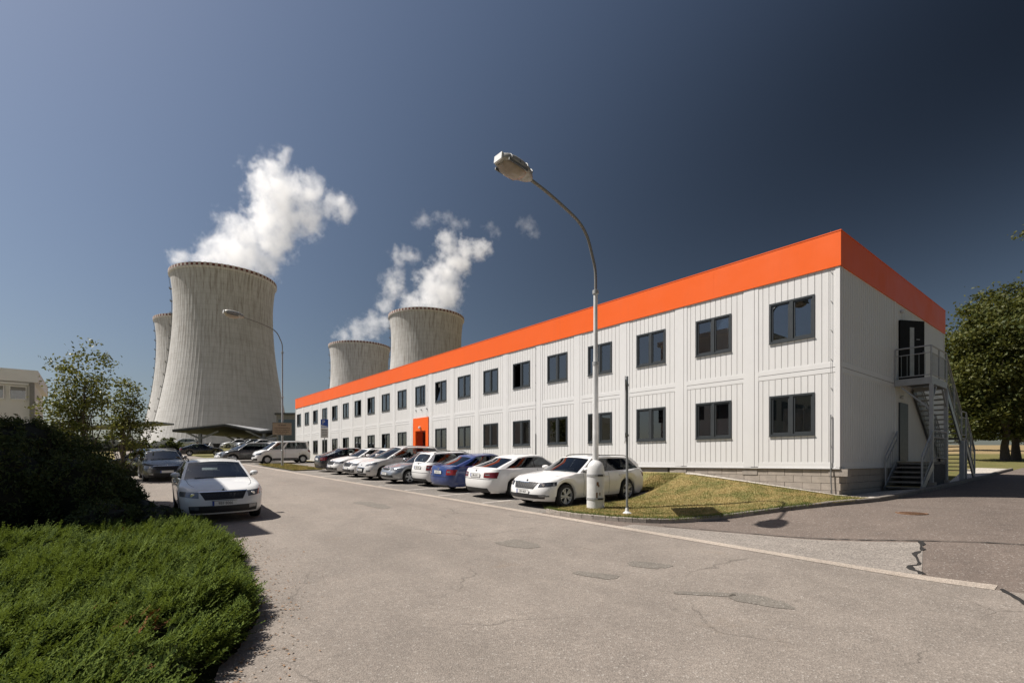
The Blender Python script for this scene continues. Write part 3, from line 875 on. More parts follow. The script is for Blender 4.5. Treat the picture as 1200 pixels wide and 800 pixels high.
railing([S(3.72, 1.03, zb_ + .05), S(5.0, 1.03, .2), S(6.95, 1.03, .2)], es, 1.0, .2)
for s in (5.05, 6.9):
    box_s(MB(), s - .15, s + .15, .8, 1.1, zg(s, 1) - .05, zg(s, 1) + .22).build("footing", M_block, es)
MB().box(-1.0, -.2, -6.95, -5.1, zb_ - .1, .09).build("base", M_dark_room, es)
# ------------------------------------------------------------------ cooling towers
def tower_mat():
    m, nt, out = new_mat("tower_concrete"); t = NT(nt); p = obj_coord(t)
    sep = t.n("SeparateXYZ"); nt.links.new(p, sep.inputs[0])
    ang = t.math('ARCTAN2', sep.outputs["Y"], sep.outputs["X"])
    cmb = t.n("CombineXYZ"); t.put(cmb.inputs[0], t.math('MULTIPLY', ang, 40)); t.put(cmb.inputs[1], t.math('MULTIPLY', sep.outputs["Z"], .35)); cmb.inputs[2].default_value = 0
    streak = t.noise(cmb.outputs[0], .55, 6, .65)
    cmb2 = t.n("CombineXYZ"); t.put(cmb2.inputs[0], t.math('MULTIPLY', ang, 26)); t.put(cmb2.inputs[1], t.math('MULTIPLY', sep.outputs["Z"], .06)); cmb2.inputs[2].default_value = 3
    drip = t.noise(cmb2.outputs[0], 1.0, 5, .7)
    cmb3 = t.n("CombineXYZ"); t.put(cmb3.inputs[0], t.math('MULTIPLY', ang, 4)); t.put(cmb3.inputs[1], t.math('MULTIPLY', sep.outputs["Z"], .22)); cmb3.inputs[2].default_value = 7
    band = t.noise(cmb3.outputs[0], .9, 5, .6)
    lift = t.math('FRACT', t.math('MULTIPLY', sep.outputs["Z"], .30))
    c = t.mix(t.mapr(streak, .22, .78), (.445, .436, .415), (.53, .52, .497))
    c = t.mix(t.mapr(band, .45, .72, 0, .45), c, (.36, .345, .32))
    topw = t.mapr(sep.outputs["Z"], 20, 118, .12, .95)
    c = t.mix(t.math('MULTIPLY', t.mapr(drip, .46, .66), topw), c, (.22, .19, .16))
    c = t.mix(t.mapr(lift, .0, .10, .30, 0), c, (.16, .14, .12))
    t.bsdf(out, c, .92, 0, t.bump(streak, .3, .3), spec=.2)
    return m
M_tower = tower_mat()
M_band_red = plain("rim_red", (.16, .055, .040), .8, var=.2, scale=.2)
M_band_white = plain("rim_white", (.50, .45, .40), .8, var=.15, scale=.2)
TH = 119.0
tr = lambda z: 29.3 * math.sqrt(1 + ((z - 97.0) / (57.0 if z > 97 else 86.0)) ** 2)
NR = 92
def tower_shell():
    zs = np.concatenate([np.linspace(7, 115.2, 44), [TH - 3.4]])
    vs, fs = [], []
    n = NR * 4
    for z in zs:
        r0 = tr(z)
        for k in range(n):
            a = 2 * math.pi * k / n
            r = r0 + (.07 if k % 4 == 0 else 0.0)
            vs.append((r * math.cos(a), r * math.sin(a), z))
    for i in range(len(zs) - 1):
        for k in range(n):
            fs.append((i * n + k, i * n + (k + 1) % n, (i + 1) * n + (k + 1) % n, (i + 1) * n + k))
    return MB().add(vs, fs).mesh("shell")
shell_me = tower_shell()
def inner_shell():
    mb = MB(); mb.lathe([(tr(z) - .5, z) for z in (20, 60, 90, 110, TH - 1)], 96, cap=False); return mb.mesh("inner_shell")
inner_me = inner_shell()
rim_me = MB().lathe([(tr(TH) - .5, TH - 3.4), (tr(TH) + .45, TH - 2.8), (tr(TH) + .45, TH - 2.4), (tr(TH) - .5, TH - 2.4)], 120, cap=False).mesh("rim_walkway")
def rim_blocks(par):
    mb = MB(); r0, r1 = tr(TH) - .4, tr(TH) + .5; n = 128
    for k in range(n):
        if k % 2 != par: continue
        a0, a1 = 2 * math.pi * (k + .02) / n, 2 * math.pi * (k + .98) / n
        P = [(r * math.cos(a), r * math.sin(a), z) for z in (TH - 2.4, TH - .5 if par else TH - .75) for r, a in ((r0, a0), (r1, a0), (r1, a1), (r0, a1))]
        mb.add(P, [(0, 3, 2, 1), (4, 5, 6, 7), (0, 1, 5, 4), (1, 2, 6, 5), (2, 3, 7, 6), (3, 0, 4, 7)])
    return mb.mesh("rim_blocks")
rb0, rb1 = rim_blocks(0), rim_blocks(1)
def legs():
    mb = MB()
    n = 46
    for k in range(n):
        a = 2 * math.pi * k / n
        for sgn in (-1, 1):
            b = a + sgn * math.pi / n
            mb.bar((tr(7) * math.cos(a), tr(7) * math.sin(a), 7.5), ((tr(-1) + .6) * math.cos(b), (tr(-1) + .6) * math.sin(b), -1), .9)
    return mb.mesh("support_legs")
leg_me = legs()
basin_me = MB().lathe([(tr(-1) + 4, -4), (tr(-1) + 4, 1.2), (tr(-1) + 3, 1.2), (tr(-1) + 3, -1), (.1, -1)], 64, cap=False).mesh("basin")
fill_me = MB().lathe([(tr(2) - 5, 0), (tr(6) - 5, 8)], 48).mesh("fill_pack")
def ladder_me():
    mb = MB()
    a = R(0)
    for off in (-.4, .4):
        mb.tube([(tr(z) + .9, off, z) for z in np.linspace(4, TH - 2, 24)], .09, 5)
    for z in np.arange(12, TH - 3, 8.0): mb.box(tr(z) - .1, tr(z) + 1.7, -1.1, 1.1, z, z + .25).box(tr(z) + 1.55, tr(z) + 1.7, -1.1, 1.1, z + .26, z + 1.3)
    return mb.mesh("ladder")
lad_me = ladder_me()
TOWERS = [((-193.5, 345, 6), "largest and nearest cooling tower, left of the far lamp post", 205),
          ((-279, 453, 6), "cooling tower half hidden at the left behind the nearest one", 205),
          ((-162.5, 547, 6), "smallest cooling tower, just above the left end of the orange roof band", 195),
          ((-72.7, 436, 6), "cooling tower right of the smallest one, above the roof band", 190)]
for (loc, lab, la) in TOWERS:
    t_ = empty("cooling_tower", loc, label=lab, cat="cooling tower", group="concrete cooling towers on the skyline")
    link_mesh("shell", shell_me, M_tower, t_)
    link_mesh("inner_shell", inner_me, M_tower, t_)
    link_mesh("rim_walkway", rim_me, M_tower, t_)
    link_mesh("rim_blocks", rb0, M_band_red, t_)["kind"] = "stuff"
    link_mesh("rim_blocks", rb1, M_band_white, t_)["kind"] = "stuff"
    link_mesh("support_legs", leg_me, M_tower, t_)["kind"] = "stuff"
    link_mesh("basin", basin_me, M_tower, t_)
    link_mesh("fill_pack", fill_me, M_dark_room, t_)
    l_ = link_mesh("ladder", lad_me, M_steel_dk, t_); l_.rotation_euler = (0, 0, R(la)); l_["kind"] = "stuff"

# ------------------------------------------------------------------ steam: real volumes above the towers
def steam_mat(name, blobs, D, nscale, amp, soft, cut):
    m, nt, out = new_mat(name); t = NT(nt)
    p = pos(t)
    n1 = t.n("TexNoise"); t.put(n1.inputs["Vector"], p); n1.inputs["Scale"].default_value = nscale; n1.inputs["Detail"].default_value = 5; n1.inputs["Roughness"].default_value = .6
    pd = t.vmath('ADD', p, t.vmath('MULTIPLY', t.vmath('SUBTRACT', n1.outputs["Color"], (.5, .5, .5)), (amp, amp, amp)))
    f = None
    for (c, r) in blobs:
        d = t.math('MULTIPLY_ADD', t.vmath('DISTANCE', pd, tuple(c)), -1.0 / r, 1.0)
        f = d if f is None else t.math('SMOOTH_MAX', f, d, .12)
    fine = t.noise(p, nscale * 4.0, 8, .70)
    g = t.math('ADD', f, t.math('MULTIPLY', t.math('SUBTRACT', fine, .5), 2.9))
    dens = t.math('MULTIPLY', t.mapr(g, cut, cut + soft), D)
    v = t.n("VolumePrincipled")
    t.put(v.inputs["Color"], (1, 1, 1)); t.put(v.inputs["Density"], dens); v.inputs["Anisotropy"].default_value = .35
    nt.links.new(v.outputs[0], out.inputs["Volume"])
    return m
def blobs_at(y, pts, spread=.0, seed=0):
    r = random.Random(seed); out = []
    for (px, py, rad) in pts:
        k = y / 600.0
        out.append((((px - 600) * k, y + r.uniform(-spread, spread) * rad * k, 2 + (541 - py) * k), rad * k))
    return out
def plume(name, label, blobs, D, nscale, amp, soft=.45, cut=.12, group=None):
    bm = bmesh.new()
    for c, r in blobs:
        mtx = Matrix.Translation(c) @ Matrix.Scale(r * 1.62, 4)
        bmesh.ops.create_icosphere(bm, subdivisions=2, radius=1, matrix=mtx)
    me = bpy.data.meshes.new(name); bm.to_mesh(me); bm.free()
    o = link_mesh(name, me)
    md = o.modifiers.new("remesh", 'REMESH'); md.mode = 'VOXEL'; md.voxel_size = max(1.2, min(r for _, r in blobs) * .3)
    dg = bpy.context.evaluated_depsgraph_get()
    me2 = bpy.data.meshes.new_from_object(o.evaluated_get(dg))
    o.modifiers.clear(); o.data = me2; me2.name = name
    me2.materials.clear(); me2.materials.append(steam_mat(name + "_vapour", blobs, D, nscale, amp, soft, cut))
    return tag(o, label, "steam", group)
SG = "steam drifting off the cooling towers"
pl1 = blobs_at(345, [(216, 302, 14), (238, 304, 24), (262, 300, 32), (290, 305, 32), (312, 310, 22), (285, 278, 30), (312, 280, 32), (305, 255, 32), (335, 262, 30), (332, 238, 34), (355, 250, 26),
                     (362, 228, 26), (328, 215, 28), (310, 222, 18), (322, 195, 22), (334, 182, 13), (300, 206, 12), (385, 236, 19), (400, 240, 16), (345, 285, 14), (413, 250, 11)], .5, 1)
plume("steam_plume", "largest white steam plume, above the nearest cooling tower", pl1, .12, .036, 26, .95, .12, SG)
pl4 = blobs_at(436, [(482, 358, 18), (500, 352, 24), (522, 356, 22), (505, 335, 22), (522, 338, 24), (520, 318, 21), (530, 304, 19), (528, 290, 16), (546, 296, 17), (560, 294, 15), (571, 291, 12), (542, 312, 14)], .5, 2)
plume("steam_plume", "white steam plume above the tower at the roof band's middle", pl4, .12, .034, 24, .95, .12, SG)
pl3 = blobs_at(547, [(404, 394, 13), (420, 388, 17), (438, 386, 17), (450, 378, 13), (436, 374, 12), (452, 358, 14), (462, 342, 16), (458, 330, 13), (468, 322, 11), (469, 308, 10), (478, 297, 12), (466, 297, 10), (485, 299, 9)], .5, 3)
plume("steam_plume", "thin broken steam plume left of the tower at the roof band's middle", pl3, .055, .034, 24, .95, .12, SG)
wisps = [([(492, 262, 9), (500, 258, 11), (512, 254, 8)], "faint steam wisp farthest left of the four in the sky"), ([(524, 256, 9), (534, 262, 10), (545, 260, 8)], "faint steam wisp, second of the four in the sky"),
         ([(573, 264, 8), (579, 270, 9), (583, 276, 6)], "small steam wisp left of the lamp head's wisp"), ([(612, 260, 8), (620, 266, 11), (626, 272, 8), (622, 256, 7)], "steam wisp nearest below the near lamp head")]
for i, (b, lab) in enumerate(wisps):
    plume("steam_wisp", lab, blobs_at(419, [(a, c, r * 1.15) for a, c, r in b], .3, 10 + i), .028, .05, 16, .7, .25, "loose steam wisps in the sky")

# ------------------------------------------------------------------ street lamps
M_arm = plain("lamp_arm_steel", (.20, .19, .175), .5, .4, var=.06, scale=1.5)
def street_lamp(t, q, H_bend, arm, rise, head_scale, label, base_r, base_h, base_mat):
    x, y, z = gtq(t, q)
    if t < 5: z += .06
    root = empty("street_lamp", (x, y, z), math.atan2(NY, NX), label=label, cat="street lamp", group="curved-arm street lamps")
    if base_r > .2:
        mb = MB(); mb.lathe([(base_r, -.1), (base_r, .95), (base_r * .985, 1.06), (base_r * .9, 1.19), (base_r * .72, 1.28), (base_r * .45, 1.335), (.085, 1.35)], 32)
        b = mb.build("base_cover", base_mat, root, 40)
        for zz in (.28, .93):
            MB().lathe([(base_r + .002, zz - .03), (base_r + .010, zz - .03), (base_r + .010, zz + .03), (base_r + .002, zz + .03)], 32, cap=False).build("band", M_galv_lt, b, 40)
        a0 = R(-38)
        for zz in (.28, .93):
            mb = MB(); mb.box(base_r, base_r + .02, -.08, .08, zz - .025, zz + .025); o_ = mb.build("clasp", M_trim, b); o_.rotation_euler = (0, 0, a0 + R(110))
        for (aa, zz, w_, h_) in ((55, .70, .03, .05), (62, .64, .02, .03), (50, .38, .02, .08), (70, .42, .015, .04)):
            mb = MB(); mb.box(base_r - .004, base_r + .003, -w_, w_, zz - h_, zz + h_); o_ = mb.build("rust_spot", M_rust, b); o_.rotation_euler = (0, 0, R(aa))
    Hb = H_bend
    segs = [(-.1, .084), (base_h, .084), (4.05, .076), (4.06, .060), (Hb - .35, .055)] if base_r > .2 else [(-.1, .085), (1.2, .085), (1.22, .066), (5, .060), (5.02, .050), (Hb - .35, .045)]
    mb = MB(); mb.tube([(0, 0, zz) for zz, _ in segs], [r for _, r in segs], 16); mb.build("pole", M_lamp_white if base_r > .2 else M_galv_lt, root, 40)
    for zz in ((4.05, Hb - .4) if base_r > .2 else (5.0, Hb - .4)):
        MB().lathe([(.062, zz - .06), (.085, zz - .05), (.085, zz + .05), (.062, zz + .06)], 16).build("collar", M_galv_lt, root, 40)
    path = [(a_, 0, Hb + z_ * rise) for a_, z_ in ((0, -.4), (0, 0), (.03, .28), (.135, .58), (.345, 1.06), (.685, 1.37), (1.27, 1.60), (1.888, 1.79), (arm, 1.92))]
    P = resample(path, .06)
    mb = MB(); mb.tube([tuple(p) for p in P], .040 if base_r > .2 else .032, 12); mb.build("arm", M_arm, root, 60)
    # head: a flat shell with a curved bowl, tipped up with the arm
    hd = empty("lamp_head", (arm - .06, 0, Hb + 1.92 * rise), 0); hd.parent = root; hd.rotation_euler = (0, R(-7), 0)
    secs = []
    n = 20
    for (xx, w, top, bot) in ((0, .06, .06, -.05), (.08, .13, .12, -.08), (.22, .20, .17, -.09), (.42, .24, .19, -.08), (.62, .25, .18, -.07), (.80, .225, .15, -.06), (.90, .17, .11, -.05), (.93, .09, .06, -.02)):
        secs.append([(xx, w * math.copysign(abs(math.cos(a)) ** .8, math.cos(a)), (top if math.sin(a) > 0 else -bot) * math.copysign(abs(math.sin(a)) ** .7, math.sin(a)))
                     for a in (2 * math.pi * k / n for k in range(n))])
    vs = [p for s_ in secs for p in s_]
    fs = [(i * n + k, i * n + (k + 1) % n, (i + 1) * n + (k + 1) % n, (i + 1) * n + k) for i in range(len(secs) - 1) for k in range(n)] + [tuple(range(n)), tuple((len(secs) - 1) * n + k for k in range(n))]
    sh = MB().add(vs, fs).build("head_shell", M_lamp_head, hd, 50)
    bw = MB(); secs = []
    for (xx, w, dp) in ((.22, .13, .02), (.28, .18, .09), (.42, .215, .15), (.60, .22, .16), (.76, .195, .12), (.86, .13, .04)):
        secs.append([(xx, w * math.cos(a), -.045 + (0 if math.sin(a) > 0 else dp * math.sin(a))) for a in (2 * math.pi * k / n for k in range(n))])
    bw.add([p for s_ in secs for p in s_], fs[:len(secs) * n - n] + [tuple(range(n)), tuple((len(secs) - 1) * n + k for k in range(n))])
    bw.build("glass_bowl", M_lamp_bowl, hd, 50)
    MB().box(.40, .44, -.05, .05, .13, .20).box(.30, .40, -.06, .06, .12, .165).build("photocell_box", M_lamp_white, hd)
    MB().box(.905, .945, -.13, .13, -.045, .10).build("front_cap", M_lamp_white, hd)
    for sg in (-1, 1): MB().box(.30, .82, sg * .238 - .012, sg * .238 + .012, -.075, -.02).build("side_clip", M_steel_dk, hd)
    for xx in (.12, .30, .52, .74): MB().tube([(xx, .25 * math.cos(a) * (.75 if xx < .2 else .98 if xx < .6 else .96), .012 + .185 * math.sin(a) * (.75 if xx < .2 else 1.0 if xx < .6 else .88)) for a in np.linspace(0, math.pi, 13)], .012, 5).build("cover_rib", M_steel_dk, hd)
    hd.scale = (head_scale,) * 3
    return root
street_lamp(4.34, 5.29, 6.45, 2.47, 1.0, 1.12, "near street lamp with thick white base on the grass island", .245, 1.30, M_lamp_white)
L2 = street_lamp(33.6, 5.7, 8.6, 2.55, .87, 1.35, "far street lamp carrying the beige notice board", .09, 1.2, M_galv_lt)
# ------------------------------------------------------------------ signs
def text_mesh(txt, size, mat, parent, loc, rot, name="lettering", align='CENTER', extrude=.001, sx=1.0):
    cu = bpy.data.curves.new(name, 'FONT'); cu.body = txt; cu.size = size; cu.align_x = align; cu.align_y = 'CENTER'; cu.extrude = extrude; cu.resolution_u = 2
    o = bpy.data.objects.new(name, cu); COL.objects.link(o)
    dg = bpy.context.evaluated_depsgraph_get()
    me = bpy.data.meshes.new_from_object(o.evaluated_get(dg))
    bpy.data.objects.remove(o); bpy.data.curves.remove(cu)
    r = link_mesh(name, me, mat, parent); r.location = loc; r.rotation_euler = rot; r.scale = (sx, 1, 1)
    r["kind"] = "stuff"
    return r
M_beige = plain("weathered_beige_board", (.36, .28, .20), .8, var=.12, scale=4)
M_brown_ink = plain("faded_brown_lettering", (.13, .09, .065), .8)
nb = empty("notice_board", (L2.location.x, L2.location.y, L2.location.z), math.atan2(NY, NX), label="beige notice board with faded lettering on the far lamp post", cat="sign")
nb.rotation_euler = (0, 0, R(18))          # faces the coming cars
MB().box(-.62, .62, -.14, -.115, 2.30, 3.15).build("board", M_beige, nb)
MB().box(-.64, .64, -.145, -.12, 3.15, 3.18).box(-.64, .64, -.145, -.12, 2.27, 2.30).box(-.64, -.62, -.145, -.12, 2.3, 3.15).box(.62, .64, -.145, -.12, 2.3, 3.15).build("board_frame", M_steel_dk, nb)
MB().box(-.05, .05, -.115, -.09, 2.45, 2.5).box(-.05, .05, -.115, -.09, 2.95, 3.0).build("clamp", M_steel, nb)
# the faded text cannot be read in the picture: lines of worn letter strokes
lm = MB(); r2 = random.Random(5)
for (zz, h_, x0, x1) in ((3.0, .10, -.28, .28), (2.80, .07, -.5, .5), (2.66, .07, -.5, .5), (2.52, .07, -.45, .45), (2.39, .06, -.3, .3)):
    x_ = x0
    while x_ < x1:
        w_ = r2.uniform(.02, .05)
        lm.box(x_, min(x_ + w_, x1), -.1425, -.1405, zz - h_ / 2, zz + h_ / 2 * r2.uniform(.6, 1))
        x_ += w_ + r2.choice((.015, .015, .05))
lm.build("faded_lettering", M_brown_ink, nb)["kind"] = "stuff"
# blue parking sign
M_signblue = plain("sign_blue", (.02, .075, .36), .5, var=.05); M_signwhite = plain("sign_white", (.62, .62, .62), .5, var=.05)
px_, py_, pz_ = gtq(36.9, 1.55)
ps = empty("parking_sign", (px_, py_, pz_), R(20), label="blue parking sign with P over a white plate, by the facade", cat="sign")
MB().tube([(0, .03, -.2), (0, .03, 3.75)], .03, 8).build("post", M_steel, ps)
b0 = MB().box(-.29, .29, -.03, -.005, 2.95, 3.62).build("blue_panel", M_signblue, ps)
MB().box(-.26, .26, -.034, -.031, 3.0, 3.57).build("blue_face", M_signblue, b0)
text_mesh("P", .46, M_signwhite, ps, (-.06, -.036, 3.37), (R(90), 0, 0), "letter_p")
MB().add([(-.26, -.0355, 3.0), (.26, -.0355, 3.0), (.26, -.0355, 3.03), (-.26, -.0355, 3.17)], [(0, 1, 2, 3)]).build("white_corner", M_signwhite, b0)
MB().box(-.29, .29, -.03, -.005, 2.10, 2.93).build("white_panel", M_signwhite, ps)
for i, zz in enumerate((2.75, 2.6, 2.45, 2.3)):
    lm = MB(); x_ = -.2
    while x_ < .2:
        w_ = r2.uniform(.02, .05); lm.box(x_, x_ + w_, -.033, -.0315, zz - .035, zz + .035); x_ += w_ + .02
    lm.build("small_lettering", M_ink, ps)["kind"] = "stuff"
# big board seen edge-on beside the near lamp
bx_, by_, bz_ = gtq(3.08, 5.50, .07)
sb = empty("direction_sign", (bx_, by_, bz_), math.atan2(by_, bx_) + R(.6), label="large sign seen edge-on, on a thin post beside the near lamp", cat="sign")
MB().tube([(0, 0, -.2), (0, 0, 3.55)], .033, 12).build("post", M_steel, sb, 40)
MB().lathe([(.13, -.03), (.12, .02), (.05, .07), (.036, .16)], 16).build("post_foot", M_lamp_white, sb, 40)
MB().box(-.72, .78, .045, .06, 1.85, 3.45).build("panel", M_galv_lt, sb)
MB().box(-.70, .76, .0605, .064, 1.87, 3.43).build("printed_face", M_signwhite, sb)
for zz in (2.0, 3.3): MB().box(-.70, .76, .018, .0445, zz, zz + .06).build("stiffener", M_steel, sb)
for zz in (2.0, 3.3): MB().box(-.05, .05, -.045, .017, zz, zz + .05).build("clamp", M_steel, sb)

# ------------------------------------------------------------------ carport with folded roof, far left
cp = empty("carport", (-48, 96, Gf(-48, 96)), 0, label="carport with a folded dark-bellied roof before the nearest cooling tower", cat="carport")
M_cproof = plain("carport_roof", (.30, .30, .30), .6, .2, var=.1, scale=.4); M_cpbelly = plain("carport_belly", (.035, .035, .035), .7, var=.15, scale=.5)
gz0 = Gf(-48, 96)
X4 = [(-58.4, 2.85), (-49.4, 3.85), (-43.3, 2.6), (-37.4, 3.3), (-28, 2.4)]
def folded(dz0, dz1):
    mb = MB()
    for (xa, za), (xb, zb2) in zip(X4[:-1], X4[1:]):
        P = [(x + 48, y - 96, z + d - (gz0 - 4.6)) for y in (88, 116) for (x, z) in ((xa, za), (xb, zb2)) for d in (dz0, dz1)]
        mb.add(P, [(0, 2, 3, 1), (4, 5, 7, 6), (0, 1, 5, 4), (2, 6, 7, 3), (0, 4, 6, 2), (1, 3, 7, 5)])
    return mb
folded(.0, .16).build("roof_slab", M_cproof, cp); folded(-.30, -.004).build("roof_belly", M_cpbelly, cp)
for x in (-54.5, -43.3, -33):
    for y in (89.5, 102, 114):
        mb = MB(); mb.bar((x + 48, y - 96, -2), (x + 48, y - 96, 2.2), .45); mb.bar((x + 48, y - 96, 1.3), (x + 48 - 3.2, y - 96, 2.75), .26); mb.bar((x + 48, y - 96, 1.3), (x + 48 + 3.2, y - 96, 2.6), .26)
        mb.build("y_column", M_cproof, cp)
cp2 = empty("carport", (-74, 100, Gf(-74, 100)), 0, label="flat tilted carport roof behind the young tree, left of the folded one", cat="carport")
MB().add([(a, b, c) for b in (-10, -4.5) for a, c in ((-14, 2.4), (11, 4.0), (-14, 2.7), (11, 4.3))], [(0, 1, 3, 2), (4, 6, 7, 5), (0, 4, 5, 1), (2, 3, 7, 6), (0, 2, 6, 4), (1, 5, 7, 3)]).build("roof_slab", M_cproof, cp2)
for a in (-9, 5): MB().box(a - .25, a + .25, -8, -7.5, -2, 2.7 if a < 0 else 3.6).build("column", M_cproof, cp2)

# ------------------------------------------------------------------ buildings on the left
M_render = plain("cream_panel", (.70, .68, .65), .8, var=.06, scale=1.2); M_render2 = plain("cream_band", (.78, .76, .73), .75, var=.05, scale=1)
M_greywall = plain("grey_corner_panel", (.24, .23, .22), .8)
LBX, LBY = -27.9, 30.0
lb = empty("pavilion", (LBX, LBY, Gf(LBX, LBY)), B_ROT, label="cream flat-roofed building behind the dark hedge", cat="building")
Hh = 6.0
# local X runs away along the road, local Y (+) runs to the left and towards us
MB().box(.15, 8.2, .15, 14, -.5, Hh - .7).build("wall", M_render, lb)
MB().box(-.1, 8.4, -.1, 14.2, Hh - .7, Hh).build("roof_edge", M_render2, lb)
MB().box(-.02, .149, .06, .27, -.4, Hh - .702).build("corner_panel", M_greywall, lb)
for j, zz in enumerate((1.55, 4.25)):
    for i in range(12):
        y0 = .40 + i * .93
        w_ = MB().box(.06, .148, y0, y0 + .04, zz, zz + .80).box(.06, .148, y0 + .68, y0 + .72, zz, zz + .80).box(.06, .148, y0 + .04, y0 + .68, zz, zz + .05).box(.06, .148, y0 + .04, y0 + .68, zz + .75, zz + .80).build("window", M_render2, lb)
        MB().box(.145, .149, y0 + .04, y0 + .68, zz + .05, zz + .75).build("pane", M_dark_room, w_)
        MB().box(.13, .139, y0 + .04, y0 + .68, zz + .05, zz + .75).build("pane", M_glass, w_)
        MB().box(.12, .129, y0 + .04, y0 + .68, zz + .55, zz + .75).build("shade", M_greywall, w_)
MB().box(-.05, .148, .30, 14, 5.12, 5.22).build("sill_band", M_render2, lb)
MB().box(-.05, .148, .30, 14, 2.75, 2.95).build("sill_band", M_render2, lb)
M_block_pane = plain("tinted_pane", (.035, .042, .048), .28, var=.1, spec=.3)
# the tall office block just out of the picture on the left, whose shade lies over the hedge and the white car
OB = xy(0, 0)
ob_x, ob_y = -13.02, 11.67
ob = empty("office_block", (ob_x, ob_y, Gf(ob_x, ob_y)), B_ROT, label="three-storey cream office block outside the left edge, shading the hedge", cat="building")
OBH, OBL, OBW = 10.65, 6.9, 18.0
MB().box(0, OBL, 0, OBW, -1, OBH).build("wall", M_render, ob)
MB().box(-.2, OBL + .2, -.2, OBW + .2, OBH, OBH + .35).build("roof_edge", M_render2, ob)
wf = MB().box(0, 1.5, -.03, .0, 0, 1.5).mesh("window"); wp = MB().box(.08, .71, -.035, -.031, .08, 1.42).box(.79, 1.42, -.035, -.031, .08, 1.42).mesh("pane")
for fl in range(3):
    for i in range(3):
        w_ = link_mesh("window", wf, M_dgrey, ob); w_.location = (.7 + i * 2.45, -.001, 1.2 + fl * 3.4); link_mesh("pane", wp, M_block_pane, w_)
    for i in range(7):
        w_ = link_mesh("window", wf, M_dgrey, ob); w_.location = (-.001, 2.2 + i * 2.45, 1.2 + fl * 3.4); w_.rotation_euler = (0, 0, R(-90)); link_mesh("pane", wp, M_block_pane, w_)
# a dark service building seen past the far end of the facade
sv = empty("service_building", (-33, 75, Gf(-33, 75)), 0, label="dark service building past the far end of the facade", cat="building")
MB().box(-1.5, 6, 0, 8, -1, 5.3).build("wall", M_greywall, sv); MB().box(-1.7, 6.2, -.2, 8.2, 5.3, 5.6).build("roof", M_rub, sv)
MB().box(-1.2, 5.7, -.05, -.004, 1.0, 4.6).build("glazing", M_glass, sv)
# ------------------------------------------------------------------ cars
def lerp(a, b, t): return a + (b - a) * t
def smooth_list(pts):
    xs = [p[0] for p in pts]; ys = [p[1] for p in pts]
    # monotone-ish cubic: dense Catmull-Rom table
    P = np.array(pts, float); X = []; Y = []
    for i in range(len(P) - 1):
        p0, p1, p2, p3 = P[max(i - 1, 0)], P[i], P[i + 1], P[min(i + 2, len(P) - 1)]
        for s in np.linspace(0, 1, 10, endpoint=False):
            h = (2 * s ** 3 - 3 * s * s + 1, s ** 3 - 2 * s * s + s, -2 * s ** 3 + 3 * s * s, s ** 3 - s * s)
            dx = p2[0] - p1[0]
            m1 = (p2[1] - p0[1]) / max(1e-6, p2[0] - p0[0]) * dx; m2 = (p3[1] - p1[1]) / max(1e-6, p3[0] - p1[0]) * dx
            X.append(p1[0] + dx * s); Y.append(h[0] * p1[1] + h[1] * m1 + h[2] * p2[1] + h[3] * m2)
    X.append(P[-1, 0]); Y.append(P[-1, 1])
    return lambda x: float(np.interp(x, X, Y))
KL = [0, .10, .22, .36, .50, .64, .76, .86, .93, .975, 1.0]
KW = np.interp(KL, [0, .1, .22, .36, .5, .64, .76, .86, .93, 1], [.90, .955, .972, .982, .990, 1.0, .978, .968, .952, .925])
